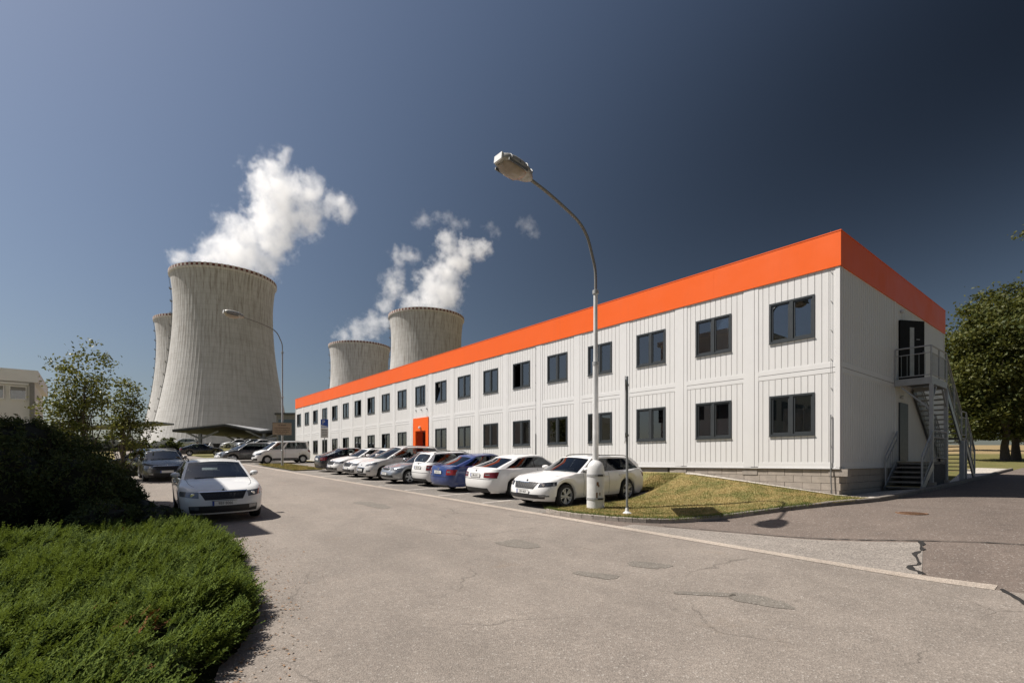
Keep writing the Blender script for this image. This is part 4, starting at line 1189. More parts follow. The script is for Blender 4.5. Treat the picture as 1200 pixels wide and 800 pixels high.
class Car:
    def __init__(s, **k):
        s.__dict__.update(k)
        s.zt = smooth_list(s.top)
        s.hw = s.W / 2
        nk = np.interp(KL, [p[0] for p in s.nose_p], [p[1] for p in s.nose_p]); tk = np.interp(KL, [p[0] for p in s.tail_p], [p[1] for p in s.tail_p])
        s.nose = lambda kk: float(np.interp(kk, KL, nk))
        s.tail = lambda kk: float(np.interp(kk, KL, tk))
    def kw(s, k): return float(np.interp(k, KL, KW)) * s.hw
    def zbot(s, x):
        z = s.zb + .03 * max(0, (x - s.L + .5) / .5) + .02 * max(0, (.4 - x) / .4)
        for xc in (s.xf, s.xr):
            d = abs(x - xc); ra = s.R + .055
            if d < ra: z = max(z, s.R + math.sqrt(ra * ra - d * d) - .005)
        return z
    def zend(s, x): return s.zb + .03 * max(0, (x - s.L + .5) / .5) + .02 * max(0, (.4 - x) / .4)
    def z_at(s, k, x, arch=True):
        zb = s.zbot(x) if arch else s.zb
        return zb + (s.zt(x) - zb) * k
    # plan outline at level k for the front (y given) and rear
    def xfront(s, y, k):
        w = s.kw(k); q = min(1, abs(y) / w); return s.nose(k) + s.ca * (1 - (1 - q ** s.cn) ** (1 / s.cn))
    def xrear(s, y, k):
        w = s.kw(k); q = min(1, abs(y) / w); return s.L - s.tail(k) - s.cb * (1 - (1 - q ** s.cm) ** (1 / s.cm))
    def yside(s, x, k):
        w = s.kw(k); xf = s.nose(k); xr = s.L - s.tail(k)
        if x < xf + s.ca:
            q = max(0, min(1, 1 - (x - xf) / s.ca)); return w * (1 - q ** s.cn) ** (1 / s.cn)
        if x > xr - s.cb:
            q = max(0, min(1, 1 - (xr - x) / s.cb)); return w * (1 - q ** s.cm) ** (1 / s.cm)
        return w
    def F(s, y, z):
        x = .1
        for _ in range(6):
            zb = s.zend(x); k = max(0, min(1, (z - zb) / (s.zt(max(0, x)) - zb))); x = s.xfront(y, k)
        return Vector((x, y, z))
    def B(s, y, z):
        x = s.L - .1
        for _ in range(6):
            zb = s.zend(x); k = max(0, min(1, (z - zb) / (s.zt(min(s.L, x)) - zb))); x = s.xrear(y, k)
        return Vector((x, y, z))
    def SD(s, x, z, sg):
        k = max(0, min(1, (z - s.zb) / (s.zt(x) - s.zb)))
        return Vector((x, sg * s.yside(x, k), z))
    # greenhouse
    def xA(s, j): return lerp(s.A0, s.A1, j)
    def xD(s, j): return lerp(s.D0, s.D1, j)
    def zr(s, x):
        d = s.rdf if x < s.rxm else s.rdr; hl = (s.rxm - s.A1) if x < s.rxm else (s.D1 - s.rxm)
        return s.H - s.crown - d * min(1.6, ((x - s.rxm) / max(.1, hl)) ** 2)
    def wr(s, x): return s.hw * s.rw * (1 - .07 * max(0, (x - s.rxm) / max(.1, s.D1 - s.rxm)) ** 2)
    def side(s, u, j, sg):
        x = lerp(s.xA(j), s.xD(j), u)
        yb = s.yside(x, 1.0) * .955
        y = lerp(yb, s.wr(x), j ** 1.12)
        zb = s.zt(x) - .004
        return Vector((x, sg * y, lerp(zb, s.zr(x), j)))
    def wind(s, v, j):
        p = s.side(0, j, 1); b = lerp(s.bow0, s.bow1, j) * (1 - v * v)
        return Vector((p.x - b, p.y * v, p.z + s.crown * (1 - v * v) * j + .03 * (1 - v * v) * (1 - j)))
    def rearw(s, v, j):
        p = s.side(1, j, 1); b = lerp(s.bowr0, s.bowr1, j) * (1 - v * v)
        return Vector((p.x + b, p.y * v, p.z + s.crown * (1 - v * v) * j + .01 * (1 - v * v) * (1 - j)))
    def roof(s, a, v):
        f = s.wind(v, 1.0); r = s.rearw(v, 1.0)
        x = lerp(f.x, r.x, a); xs = lerp(s.A1, s.D1, a)
        return Vector((x, v * s.wr(xs), s.zr(xs) + s.crown * (1 - v * v)))
def patch(mb, fn, nu, nv, off=0.0, skirt=0.0, mi=0):
    """fn(u, v) -> point for u, v in 0..1; off lifts it along its normal, away from `mid`"""
    e = 1e-3
    P, N = [], []
    for j in range(nv + 1):
        for i in range(nu + 1):
            u, v = i / nu, j / nv
            p = fn(u, v)
            du = fn(min(1, u + e), v) - fn(max(0, u - e), v); dv = fn(u, min(1, v + e)) - fn(u, max(0, v - e))
            n = du.cross(dv); n = n.normalized() if n.length > 1e-12 else Vector((0, 0, 1))
            P.append(p); N.append(n)
    c = sum(P, Vector()) / len(P); nm = sum(N, Vector())
    sg = 1 if nm.dot(c - fn.mid) > 0 else -1
    Q = [p + n * (off * sg) for p, n in zip(P, N)]
    w = nu + 1
    fs = [(j * w + i, j * w + i + 1, (j + 1) * w + i + 1, (j + 1) * w + i) for j in range(nv) for i in range(nu)]
    if skirt:
        rim = [i for i in range(nu)] + [j * w + nu for j in range(nv)] + [nv * w + i for i in range(nu, 0, -1)] + [j * w for j in range(nv, 0, -1)]
        b = len(Q)
        Q += [P[i] - N[i] * (skirt * sg) for i in rim]
        for a in range(len(rim)):
            a2 = (a + 1) % len(rim)
            fs.append((rim[a], rim[a2], b + a2, b + a))
    mb.add(Q, fs, mi)
    return mb
class Fn:
    def __init__(s, f, mid): s.f = f; s.mid = Vector(mid)
    def __call__(s, u, v): return s.f(u, v)
WHEELS = {}
def wheel_meshes(Rw, style):
    key = (round(Rw, 3), style)
    if key in WHEELS: return WHEELS[key]
    rr_ = Rw * (.70 if style in ('alloy10', 'alloy5', 'alloyv') else .62); w = .105
    ty = MB(); ty.lathe([(rr_, -w), (Rw * .93, -w * 1.02), (Rw * .985, -w * .86), (Rw, -w * .6), (Rw, w * .6), (Rw * .985, w * .86), (Rw * .93, w * 1.02), (rr_, w), (rr_ * .985, w * .8), (rr_ * .985, -w * .8), (rr_, -w)], 36, axis='y', cap=False)
    rm = MB()
    rm.lathe([(rr_, w * .98), (rr_ * .95, w * 1.0), (rr_ * .93, w * .6), (rr_ * .9, -w * .5)], 36, axis='y', cap=False)
    n = {'alloy5': 5, 'alloy10': 10, 'alloyv': 14, 'steel': 9}[style]
    sp = MB()
    def spoke(a, wi, wo, y0=.082, y1=.094, r0=.055, r1=.95):
        ca, sa = math.cos(a), math.sin(a)
        def pt(r, o, y): return (r * ca - o * sa, y, r * sa + o * ca)
        vs = [pt(r0, -wi, y0), pt(r0, wi, y0), pt(rr_ * r1, wo, y1), pt(rr_ * r1, -wo, y1), pt(r0, -wi, y0 - .035), pt(r0, wi, y0 - .035), pt(rr_ * r1, wo, y1 - .03), pt(rr_ * r1, -wo, y1 - .03)]
        sp.add(vs, [(0, 1, 2, 3), (7, 6, 5, 4), (0, 4, 5, 1), (1, 5, 6, 2), (2, 6, 7, 3), (3, 7, 4, 0)])
    for k in range(n):
        a = 2 * math.pi * k / n + .2
        if style == 'alloy5': spoke(a, .040, .030); spoke(a + .0, .03, .045, .078, .09)
        elif style == 'alloy10': spoke(a + (.13 if k % 2 else -.13), .016, .022)
        elif style == 'alloyv': spoke(a, .012, .014)
        else: spoke(a, .05, .04, .075, .080)
    sp.lathe([(.001, .09), (.05, .09), (.065, .08), (.065, .04)], 18, axis='y', cap=False)
    br_ = MB(); br_.lathe([(.001, .03), (rr_ * .9, .03), (rr_ * .9, -.02)], 28, axis='y', cap=False)
    WHEELS[key] = (ty.mesh("tyre", 40), rm.mesh("rim", 40), sp.mesh("spokes", 30), br_.mesh("hub_back"))
    return WHEELS[key]

def plate_text(s): return s
def build_car(spec, name, label, group, paint_mat, rim_mat=None, detail=True, front_plate=None, rear_plate=None, cat="car", glassmat=None, lens=None, tail=None):
    c = Car(**spec)
    mid = (c.L / 2, 0, c.H * .45)
    root = empty(name, label=label, cat=cat, group=group)
    # ---- shell: sides and bumpers
    rows = []
    nf, nr_ = 28, 24
    xs_side = np.arange(c.nose(1) * 0 + .16 + c.ca, c.L - c.cb - .16, .055)
    mb = MB()
    ncol = None
    for k in KL:
        pts = []
        xf, xr, w = c.nose(k), c.L - c.tail(k), c.kw(k)
        for i in range(nf + 1):
            a = (i / nf) * math.pi / 2
            q = math.sin(a) ** (2 / c.cn); y = w * q
            x = xf + c.ca * (1 - math.cos(a) ** (2 / c.cn)); pts.append((x, y))
        x1, x2 = xf + c.ca, xr - c.cb
        m = len(xs_side)
        for i in range(1, m): pts.append((lerp(x1, x2, i / m), w))
        for i in range(nr_ + 1):
            a = (1 - i / nr_) * math.pi / 2
            q = math.sin(a) ** (2 / c.cm); pts.append((xr - c.cb * (1 - math.cos(a) ** (2 / c.cm)), w * q))
        rows.append([(x, y, c.z_at(k, x)) for x, y in pts])
    ncol = len(rows[0])
    for sg in (1, -1):
        vs = [(x, sg * y, z) for r in rows for x, y, z in r]
        fs = [(j * ncol + i, j * ncol + i + 1, (j + 1) * ncol + i + 1, (j + 1) * ncol + i) for j in range(len(rows) - 1) for i in range(ncol - 1)]
        mb.add(vs, fs)
    # ---- bonnet and boot deck, from the top ring inward
    top = rows[-1]
    cols = [1, .94, .72, .45, .2, 0, -.2, -.45, -.72, -.94, -1]
    deck = []
    for x, y, z in top:
        full = x < c.A0 + .10 or x > c.D0 - .05
        cr = c.hood_crown * min(1, max(0, (x - c.nose(1)) / .5)) if x < c.A0 + .3 else .02
        deck.append(([(x, y * v, z + cr * (1 - v * v)) for v in cols], full))
    for (a, fa), (b, fb) in zip(deck[:-1], deck[1:]):
        for i in range(len(cols) - 1):
            if not (fa and fb) and 1 <= i <= len(cols) - 3: continue
            mb.add([a[i], a[i + 1], b[i + 1], b[i]], [(0, 1, 2, 3)])
    # ---- roof and pillars
    patch(mb, Fn(lambda u, v: c.roof(u, v * 2 - 1), mid), 14, 10)
    def pil(u0, u1, sg, j0=0, j1=1, nu=2, nv=5): patch(mb, Fn(lambda u, v: c.side(lerp(u0(v), u1(v), u) if callable(u0) else lerp(u0, u1, u), lerp(j0, j1, v), sg), mid), nu, nv)
    for sg in (1, -1):
        pil(0, c.win[0][0], sg); pil(c.win[-1][1], 1, sg)
        patch(mb, Fn(lambda u, v: c.side(lerp(c.win[0][0], c.win[-1][1], u), lerp(.90, 1, v), sg), mid), 16, 2)
        patch(mb, Fn(lambda u, v: c.side(lerp(c.win[0][0], c.win[-1][1], u), lerp(0, .05, v), sg), mid), 16, 1)
        patch(mb, Fn(lambda u, v: c.wind(sg * lerp(.92, 1, u), v), mid), 2, 6)
        patch(mb, Fn(lambda u, v: c.rearw(sg * lerp(.86, 1, u), v), mid), 2, 6)
    patch(mb, Fn(lambda u, v: c.wind(lerp(-.92, .92, u), lerp(.95, 1, v)), mid), 10, 1)
    patch(mb, Fn(lambda u, v: c.rearw(lerp(-.86, .86, u), lerp(.88, 1, v)), mid), 10, 2)
    patch(mb, Fn(lambda u, v: c.rearw(lerp(-.86, .86, u), lerp(0, .08, v)), mid), 10, 1)
    body = mb.build("body", paint_mat, root, 38, weld=True)
    gm = glassmat or M_carglass
    patch(MB(), Fn(lambda u, v: c.wind(lerp(-.92, .92, u), lerp(0, .95, v)), mid), 12, 8, -.003).build("windscreen", gm, root, 60)
    if getattr(c, 'rear_glass', True):
        patch(MB(), Fn(lambda u, v: c.rearw(lerp(-.86, .86, u), lerp(.08, .88, v)), mid), 12, 6, -.003).build("rear_window", gm, root, 60)
    for sg in (1, -1):
        for i, (u0, u1) in enumerate(c.win):
            patch(MB(), Fn(lambda u, v: c.side(lerp(u0, u1, u), lerp(.05, .90, v), sg), mid), 8, 6, -.003).build("side_window", gm, root, 60)
        for (a, b) in zip(c.win[:-1], c.win[1:]):
            patch(MB(), Fn(lambda u, v: c.side(lerp(a[1], b[0], u), lerp(.05, .90, v), sg), mid), 2, 5, .001).build("pillar_trim", M_trim if c.black_pillars else paint_mat, root)
    # ---- underside, wheel wells, interior
    ub = MB(); wi = c.hw - .25
    ub.box(.25, c.L - .22, -wi, wi, c.zb + .02, c.zt(c.xf) - .30)
    for xa, xb in ((.44, c.xf - c.R - .07), (c.xf + c.R + .07, c.xr - c.R - .07), (c.xr + c.R + .07, c.L - .42)):
        if xb > xa: ub.box(xa, xb, -c.hw + .10, c.hw - .10, c.zb + .03, c.zb + .25)
    ub.build("underside", M_trim, root)
    zi = min(c.zt(c.A0), c.zt(c.D0)) - .22
    it = MB(); it.box(c.A0 + .05, c.D0 - .08, -c.hw * .86, c.hw * .86, zi - .3, zi)
    it.box(c.A0 - .0, c.A0 + .5, -c.hw * .8, c.hw * .8, zi, zi + .17)
    it.build("cabin_floor", M_inter, root)
    sx = lerp(c.A0, c.D0, .42)
    for xx in ((sx, min(sx + .95, c.D1 - .05)) if detail else (sx,)):
        for yy in (-.36, .36):
            se = MB(); se.box(xx - .09, xx + .07, yy - .23, yy + .23, zi - .1, zi + .30).box(xx - .02, xx + .08, yy - .12, yy + .12, zi + .33, min(zi + .52, c.H - .12)).box(xx + .01, xx + .05, yy - .05, yy + .05, zi + .28, zi + .36)
            se.build("seat", M_inter, root)
    # ---- wheels
    ty, rm, sp, hb = wheel_meshes(c.R, c.rim)
    for xc in (c.xf, c.xr):
        for sg in (1, -1):
            wl = link_mesh("wheel", ty, M_tyre, root); wl.location = (xc, sg * (c.hw - .125), c.R)
            if sg < 0: wl.rotation_euler = (0, 0, R(180))
            link_mesh("rim", rm, rim_mat or M_rim, wl); link_mesh("spokes", sp, rim_mat or M_rim, wl); link_mesh("hub_back", hb, M_rim_dk, wl)
    # ---- front
    def fpatch(nm, quad, mat, nu=8, nv=4, off=.006, sk=.02, rear=False, parent=root):
        (a, b, d, e) = quad          # corners (y, z): bottom-left, bottom-right, top-right, top-left
        g = c.B if rear else c.F
        def f(u, v):
            y = lerp(lerp(a[0], b[0], u), lerp(e[0], d[0], u), v); z = lerp(lerp(a[1], b[1], u), lerp(e[1], d[1], u), v)
            return g(y, z)
        return patch(MB(), Fn(f, mid), nu, nv, off, sk).build(nm, mat, parent, 50)
    hw = c.hw
    ln = lens or M_lens
    gx0, gx1, gz0_, gz1_ = c.grille                 # half widths bottom/top, z bottom/top
    gr = fpatch("grille", ((-gx0, gz0_), (gx0, gz0_), (gx1, gz1_), (-gx1, gz1_)), M_trim, 12, 4, .004)
    if detail:
        for i in range(11):
            yy = lerp(-gx0 * .9, gx0 * .9, i / 10)
            fpatch("grille_bar", ((yy - .006, gz0_ + .012), (yy + .006, gz0_ + .012), (yy * gx1 / gx0 + .006, gz1_ - .012), (yy * gx1 / gx0 - .006, gz1_ - .012)), M_rim_dk, 1, 3, .012, .02, False, gr)
        for sg in (1, -1):
            pass
        fpatch("grille_frame", ((-gx1 - .012, gz1_ - .004), (gx1 + .012, gz1_ - .004), (gx1 + .015, gz1_ + .016), (-gx1 - .015, gz1_ + .016)), M_chrome if c.chrome else paint_mat, 12, 1, .009, .02)
    for sg in (1, -1):
        q = c.light                                  # inner bottom, outer bottom, outer top, inner top as fractions of hw, z
        quad = tuple((sg * a * hw, z) for a, z in q)
        h = fpatch("headlight", quad if sg > 0 else (quad[1], quad[0], quad[3], quad[2]), ln, 14, 5, .010)
        # a reflector bowl behind the lens edge
        yy = sg * lerp(q[0][0], q[1][0], .32) * hw; zz = (q[0][1] + q[3][1]) / 2
        p_ = c.F(yy, zz)
        bl = MB(); bl.lathe([(.001, -.004), (.045, -.004), (.052, .01), (.052, .03)], 14, axis='x', c=(p_.x - .012, yy, zz)); bl.build("bulb_lens", M_chrome, h, 40)
        f0 = c.fog
        if f0:
            quad = tuple((sg * a * hw, z) for a, z in f0)
            fpatch("fog_light", quad if sg > 0 else (quad[1], quad[0], quad[3], quad[2]), M_lens, 4, 2, .020)
    li = c.intake
    fpatch("lower_intake", ((-li[0], li[2]), (li[0], li[2]), (li[1], li[3]), (-li[1], li[3])), M_trim, 18, 5, .012)
    p_ = c.F(0, c.emblem_z)
    em = MB(); em.lathe([(.001, -.012), (.030, -.012), (.040, -.008), (.043, .01)], 20, axis='x', c=(p_.x, 0, c.emblem_z)); em.build("emblem", M_chrome, root, 40)
    em = MB(); em.lathe([(.001, -.014), (.026, -.014), (.026, -.011)], 20, axis='x', c=(p_.x, 0, c.emblem_z)); em.build("emblem_centre", M_rim_dk, root, 40)
    def plate(txt, rear):
        z = c.plate_zr if rear else c.plate_zf
        p = (c.B if rear else c.F)(0, z)
        s = 1 if rear else -1
        x = p.x + s * .018
        pl = MB().box(x - .008, x + .008, -.26, .26, z - .056, z + .056).build("number_plate", M_plate, root)
        MB().box(x - .010, x + .007 * 0, -.27, .27, z - .066, z - .0565).box(x - .010, x, -.27, .27, z + .0565, z + .066).build("plate_holder", M_trim, pl)
        # as read from outside the car, the blue band is on the left
        ys = -s
        MB().box(min(x + s * .0082, x + s * .0095), max(x + s * .0082, x + s * .0095), min(-s * .258, -s * .215), max(-s * .258, -s * .215), z - .054, z + .054).build("blue_band", M_blue, pl)
        if txt: text_mesh(txt, .098, M_ink, pl, (x + s * .0092, s * .02, z - .002), (R(90), 0, R(90) * s), "plate_lettering", sx=.82)
    if front_plate is not None: plate(front_plate, False)
    if rear_plate is not None: plate(rear_plate, True)
    # ---- rear
    tl = tail or M_tail
    for sg in (1, -1):
        quad = tuple((sg * a * hw, z) for a, z in c.tail_q)
        h = fpatch("tail_light", quad if sg > 0 else (quad[1], quad[0], quad[3], quad[2]), tl, 14, 5, .010, .02, True)
        q = c.tail_q
        def sub(f0, f1, g0, g1):
            a, b, d, e = quad
            pt = lambda u, v: (lerp(lerp(a[0], b[0], u), lerp(e[0], d[0], u), v), lerp(lerp(a[1], b[1], u), lerp(e[1], d[1], u), v))
            return (pt(f0, g0), pt(f1, g0), pt(f1, g1), pt(f0, g1))
        qq = sub(.12, .55, .42, .72)
        fpatch("reflector", qq if sg > 0 else (qq[1], qq[0], qq[3], qq[2]), M_lens, 3, 2, .012, .01, True, h)
    z0 = c.zb + .015
    fpatch("rear_valance", ((-hw * .72, z0), (hw * .72, z0), (hw * .66, z0 + c.valance), (-hw * .66, z0 + c.valance)), M_trim, 18, 5, .012, .02, True)
    if c.boot_line:
        z = c.boot_line
        fpatch("boot_gap", ((-hw * .80, z), (hw * .80, z), (hw * .80, z + .012), (-hw * .80, z + .014)), M_trim, 20, 1, .005, .01, True)
    p_ = c.B(0, c.emblem_zr)
    em = MB(); em.lathe([(.001, .012), (.030, .012), (.040, .008), (.043, -.01)], 20, axis='x', c=(p_.x, 0, c.emblem_zr)); em.build("emblem", M_chrome, root, 40)
    if detail:
        xa0 = c.nose(1) + .22
        for sg in (1, -1):
            def f(u, v, sg=sg):
                x = lerp(xa0, c.A0 - .02, v); w = lerp(.80, .86, v) + (u - .5) * .012
                cr = c.hood_crown * min(1, max(0, (x - c.nose(1)) / .5))
                return Vector((x, sg * w * c.yside(x, 1.0), c.zt(x) + cr * (1 - w * w)))
            patch(MB(), Fn(f, (1.0, 0, 0)), 1, 12, .003).build("bonnet_gap", M_trim, root)
        # ---- sides: door gaps, handles, mirrors, sill trim
        for sg in (1, -1):
            seams = [lerp(c.A0, c.D0, .05) - .05, lerp(c.A0, c.D0, .40), min(lerp(c.A0, c.D0, .74), c.xr - c.R * .5)]
            for i, xx in enumerate(seams):
                def f(u, v, xx=xx):
                    z = lerp(max(c.zb + .10, c.zbot(xx) + .05), c.zt(xx) - .005, v); return c.SD(xx + (u - .5) * .010 + (.0 if i < 2 else -.08 * v), z, sg)
                patch(MB(), Fn(f, (xx, 0, .7)), 1, 10, .003).build("door_gap", M_trim, root)
            zl = lerp(c.zb, c.zt(c.xf + 1), .62)
            for xx in (seams[1] - .14, seams[2] - .18):
                p_ = c.SD(xx, c.zt(xx) - .13, sg)
                hd = MB(); hd.box(xx - .10, xx + .10, min(p_.y - .005, p_.y + sg * .028), max(p_.y - .005, p_.y + sg * .028), p_.z - .016, p_.z + .016); hd.build("door_handle", paint_mat, root)
            def f(u, v):
                x = lerp(c.xf + c.R + .08, c.xr - c.R - .08, u); z = lerp(c.zb + .005, c.zb + c.sill_trim, v); return c.SD(x, z, sg)
            patch(MB(), Fn(f, mid), 10, 2, .005, .01).build("sill_trim", M_trim if c.sill_black else paint_mat, root)
    for sg in (1, -1):
        p_ = c.side(.02, .10, sg)
        mr = MB(); n = 12
        secs = []
        for (dx, sc_) in ((-.10, .35), (-.07, .8), (0, 1.0), (.05, .98), (.07, .9)):
            secs.append([(p_.x + .10 + dx, p_.y + sg * .12 + .105 * sc_ * math.cos(a), p_.z + .075 + .068 * sc_ * math.sin(a)) for a in (2 * math.pi * k / n for k in range(n))])
        mr.add([p for s_ in secs for p in s_], [(i * n + k, i * n + (k + 1) % n, (i + 1) * n + (k + 1) % n, (i + 1) * n + k) for i in range(len(secs) - 1) for k in range(n)] + [tuple(range(n)), tuple((len(secs) - 1) * n + k for k in range(n))])
        m_ = mr.build("mirror", paint_mat, root, 50)
        MB().bar((p_.x + .08, p_.y - sg * .03, p_.z + .01), (p_.x + .10, p_.y + sg * .10, p_.z + .03), .05, .035).build("mirror_stalk", M_trim, m_)
    if c.rails:
        for sg in (1, -1):
            pts = []
            for a in np.linspace(.08, .95, 12):
                p_ = c.roof(a, sg * .90); pts.append(p_ + Vector((0, 0, .045 if .1 < a < .93 else .005)))
            MB().tube(pts, .014, 8).build("roof_rail", M_trim if c.rails == 'black' else M_steel, root, 60)
    if c.wiper_dark:
        MB().bar(c.wind(-.5, .03) + Vector((0, 0, .01)), c.wind(.1, .04) + Vector((0, 0, .012)), .02).build("wiper", M_trim, root)
        MB().bar(c.wind(.05, .03) + Vector((0, 0, .01)), c.wind(.65, .04) + Vector((0, 0, .012)), .02).build("wiper", M_trim, root)
    return root

def spec(**k):
    d = dict(zb=.20, ca=.62, cn=2.7, cb=.48, cm=3.0, hood_crown=.055, crown=.05, bow0=.26, bow1=.10, bowr0=.10, bowr1=.06, rw=.70, rdf=.035, rdr=.05,
             nose_p=[(0, .07), (.15, .015), (.35, 0), (.6, .02), (.8, .07), (.93, .14), (1, .24)],
             tail_p=[(0, .09), (.15, .03), (.4, 0), (.6, .02), (.85, .05), (1, .10)],
             win=[(.045, .40), (.415, .74), (.755, .93)], black_pillars=True, rim='alloy5', chrome=True, rails=None, wiper_dark=True,
             sill_trim=.045, sill_black=True, boot_line=None, valance=.12, rear_glass=True)
    d.update(k); return d
OCT3 = spec(L=4.66, W=1.81, H=1.46, xf=.90, xr=3.58, R=.315, top=[(0, .70), (.25, .785), (.6, .865), (1.35, .965), (2.2, .975), (3.4, .995), (4.2, 1.0), (4.66, .97)],
            A0=1.42, A1=2.14, D0=4.26, D1=3.28, rxm=2.55, rdr=.06, win=[(.05, .42), (.435, .76), (.775, .90)],
            grille=(.40, .50, .555, .735), light=((.58, .60), (.97, .645), (.965, .755), (.57, .735)), fog=((.58, .33), (.76, .345), (.77, .42), (.58, .41)), intake=(.70, .72, .26, .42), emblem_z=.765, emblem_zr=.93,
            plate_zf=.475, plate_zr=.78, tail_q=((.50, .72), (.97, .70), (.955, .90), (.50, .87)), boot_line=.66, valance=.15)
OCT3E = dict(OCT3, D0=4.52, D1=4.20, rxm=2.7, rdr=.045, rails='black', win=[(.04, .36), (.372, .68), (.692, .93)], top=[(0, .70), (.25, .785), (.6, .865), (1.35, .965), (2.2, .975), (3.4, .995), (4.2, 1.02), (4.66, 1.0)], bowr0=.06, bowr1=.05)
SUPE = spec(L=4.86, W=1.864, H=1.477, xf=.92, xr=3.76, R=.338, rim='alloy10', rails='black', top=[(0, .70), (.25, .80), (.6, .875), (1.4, .965), (2.3, .965), (3.5, .985), (4.4, 1.02), (4.86, 1.0)],
            A0=1.55, A1=2.25, D0=4.72, D1=4.28, rxm=2.8, rdr=.055, win=[(.04, .37), (.382, .67), (.682, .90)], bowr0=.06, bowr1=.05,
            grille=(.40, .52, .55, .73), light=((.59, .61), (.98, .65), (.97, .765), (.59, .735)), fog=((.66, .34), (.90, .35), (.90, .385), (.64, .385)), intake=(.74, .78, .285, .40), emblem_z=.775, emblem_zr=.9,
            plate_zf=.47, plate_zr=.78, tail_q=((.55, .78), (.97, .76), (.955, .93), (.55, .91)), boot_line=.68)
OCT1 = spec(L=4.51, W=1.73, H=1.43, xf=.86, xr=3.37, R=.30, top=[(0, .64), (.25, .72), (.6, .79), (1.25, .90), (2.2, .93), (3.3, .96), (4.1, .985), (4.51, .96)],
            A0=1.30, A1=2.05, D0=4.10, D1=3.15, rxm=2.45, rdr=.06, win=[(.05, .42), (.435, .76), (.775, .89)], cn=2.5,
            grille=(.26, .34, .60, .69), light=((.46, .58), (.95, .60), (.94, .70), (.46, .70)), fog=None, intake=(.60, .60, .30, .40), emblem_z=.725, emblem_zr=.88,
            plate_zf=.46, plate_zr=.75, tail_q=((.62, .66), (.97, .655), (.96, .86), (.62, .86)), boot_line=.57, valance=.06, black_pillars=False, rim='alloy5')
FABC = spec(L=4.25, W=1.73, H=1.47, xf=.84, xr=3.30, R=.305, rails='black', top=[(0, .68), (.25, .76), (.6, .85), (1.25, .95), (2.2, .97), (3.2, .99), (3.9, 1.01), (4.25, .98)],
            A0=1.28, A1=2.0, D0=4.12, D1=3.80, rxm=2.5, rdr=.05, win=[(.04, .37), (.385, .69), (.705, .93)], bowr0=.05, bowr1=.05,
            grille=(.36, .42, .58, .69), light=((.55, .61), (.96, .64), (.95, .74), (.53, .71)), fog=None, intake=(.66, .68, .29, .38), emblem_z=.74, emblem_zr=.95,
            plate_zf=.46, plate_zr=.80, tail_q=((.70, .70), (.97, .70), (.96, .90), (.70, .90)), boot_line=.58)
MPV = spec(L=4.53, W=1.84, H=1.64, xf=.90, xr=3.63, R=.325, rim='alloy5', rails='steel', top=[(0, .74), (.25, .86), (.6, .94), (1.2, 1.04), (2.2, 1.05), (3.3, 1.07), (4.2, 1.09), (4.53, 1.06)],
           A0=1.10, A1=2.05, D0=4.38, D1=4.00, rxm=2.7, rdr=.07, bow0=.34, crown=.06, win=[(.05, .38), (.392, .69), (.705, .93)],
           grille=(.36, .42, .36, .60), light=((.46, .68), (.98, .78), (.95, .90), (.50, .76)), fog=((.62, .40), (.84, .42), (.84, .50), (.62, .50)), intake=(.52, .56, .25, .34), emblem_z=.72, emblem_zr=1.0,
           plate_zf=.50, plate_zr=.85, tail_q=((.66, .85), (.97, .83), (.955, 1.02), (.66, 1.0)), boot_line=.66)
VAN = spec(L=4.40, W=1.85, H=1.84, xf=.90, xr=3.69, R=.33, rim='steel', rails='steel', top=[(0, .82), (.2, .95), (.5, 1.03), (1.0, 1.12), (2.2, 1.14), (3.3, 1.15), (4.1, 1.15), (4.40, 1.13)], zb=.22,
           A0=.98, A1=1.72, D0=4.30, D1=4.16, rxm=2.9, rdr=.03, rdf=.05, bow0=.28, cb=.22, cm=4.5, rw=.80, crown=.05, win=[(.05, .30), (.36, .93)], black_pillars=False,
           grille=(.46, .50, .56, .70), light=((.55, .70), (.97, .74), (.95, .90), (.56, .82)), fog=None, intake=(.70, .74, .27, .45), emblem_z=.80, emblem_zr=1.0,
           plate_zf=.44, plate_zr=.62, tail_q=((.84, .85), (.98, .85), (.98, 1.10), (.86, 1.10)), boot_line=.5, sill_trim=.22, bowr0=.02, bowr1=.02)
SUV = spec(L=4.48, W=1.84, H=1.66, xf=.88, xr=3.52, R=.345, rails='steel', zb=.24, top=[(0, .80), (.25, .92), (.6, .99), (1.3, 1.07), (2.2, 1.08), (3.3, 1.10), (4.1, 1.12), (4.48, 1.08)],
           A0=1.28, A1=2.0, D0=4.30, D1=3.90, rxm=2.5, rdr=.06, win=[(.04, .38), (.392, .70), (.715, .92)],
           grille=(.42, .52, .62, .78), light=((.60, .70), (.97, .74), (.95, .84), (.60, .80)), fog=None, intake=(.66, .70, .32, .44), emblem_z=.86, emblem_zr=1.0,
           plate_zf=.55, plate_zr=.8, tail_q=((.66, .86), (.97, .84), (.955, 1.04), (.66, 1.02)), boot_line=.66, sill_trim=.16)

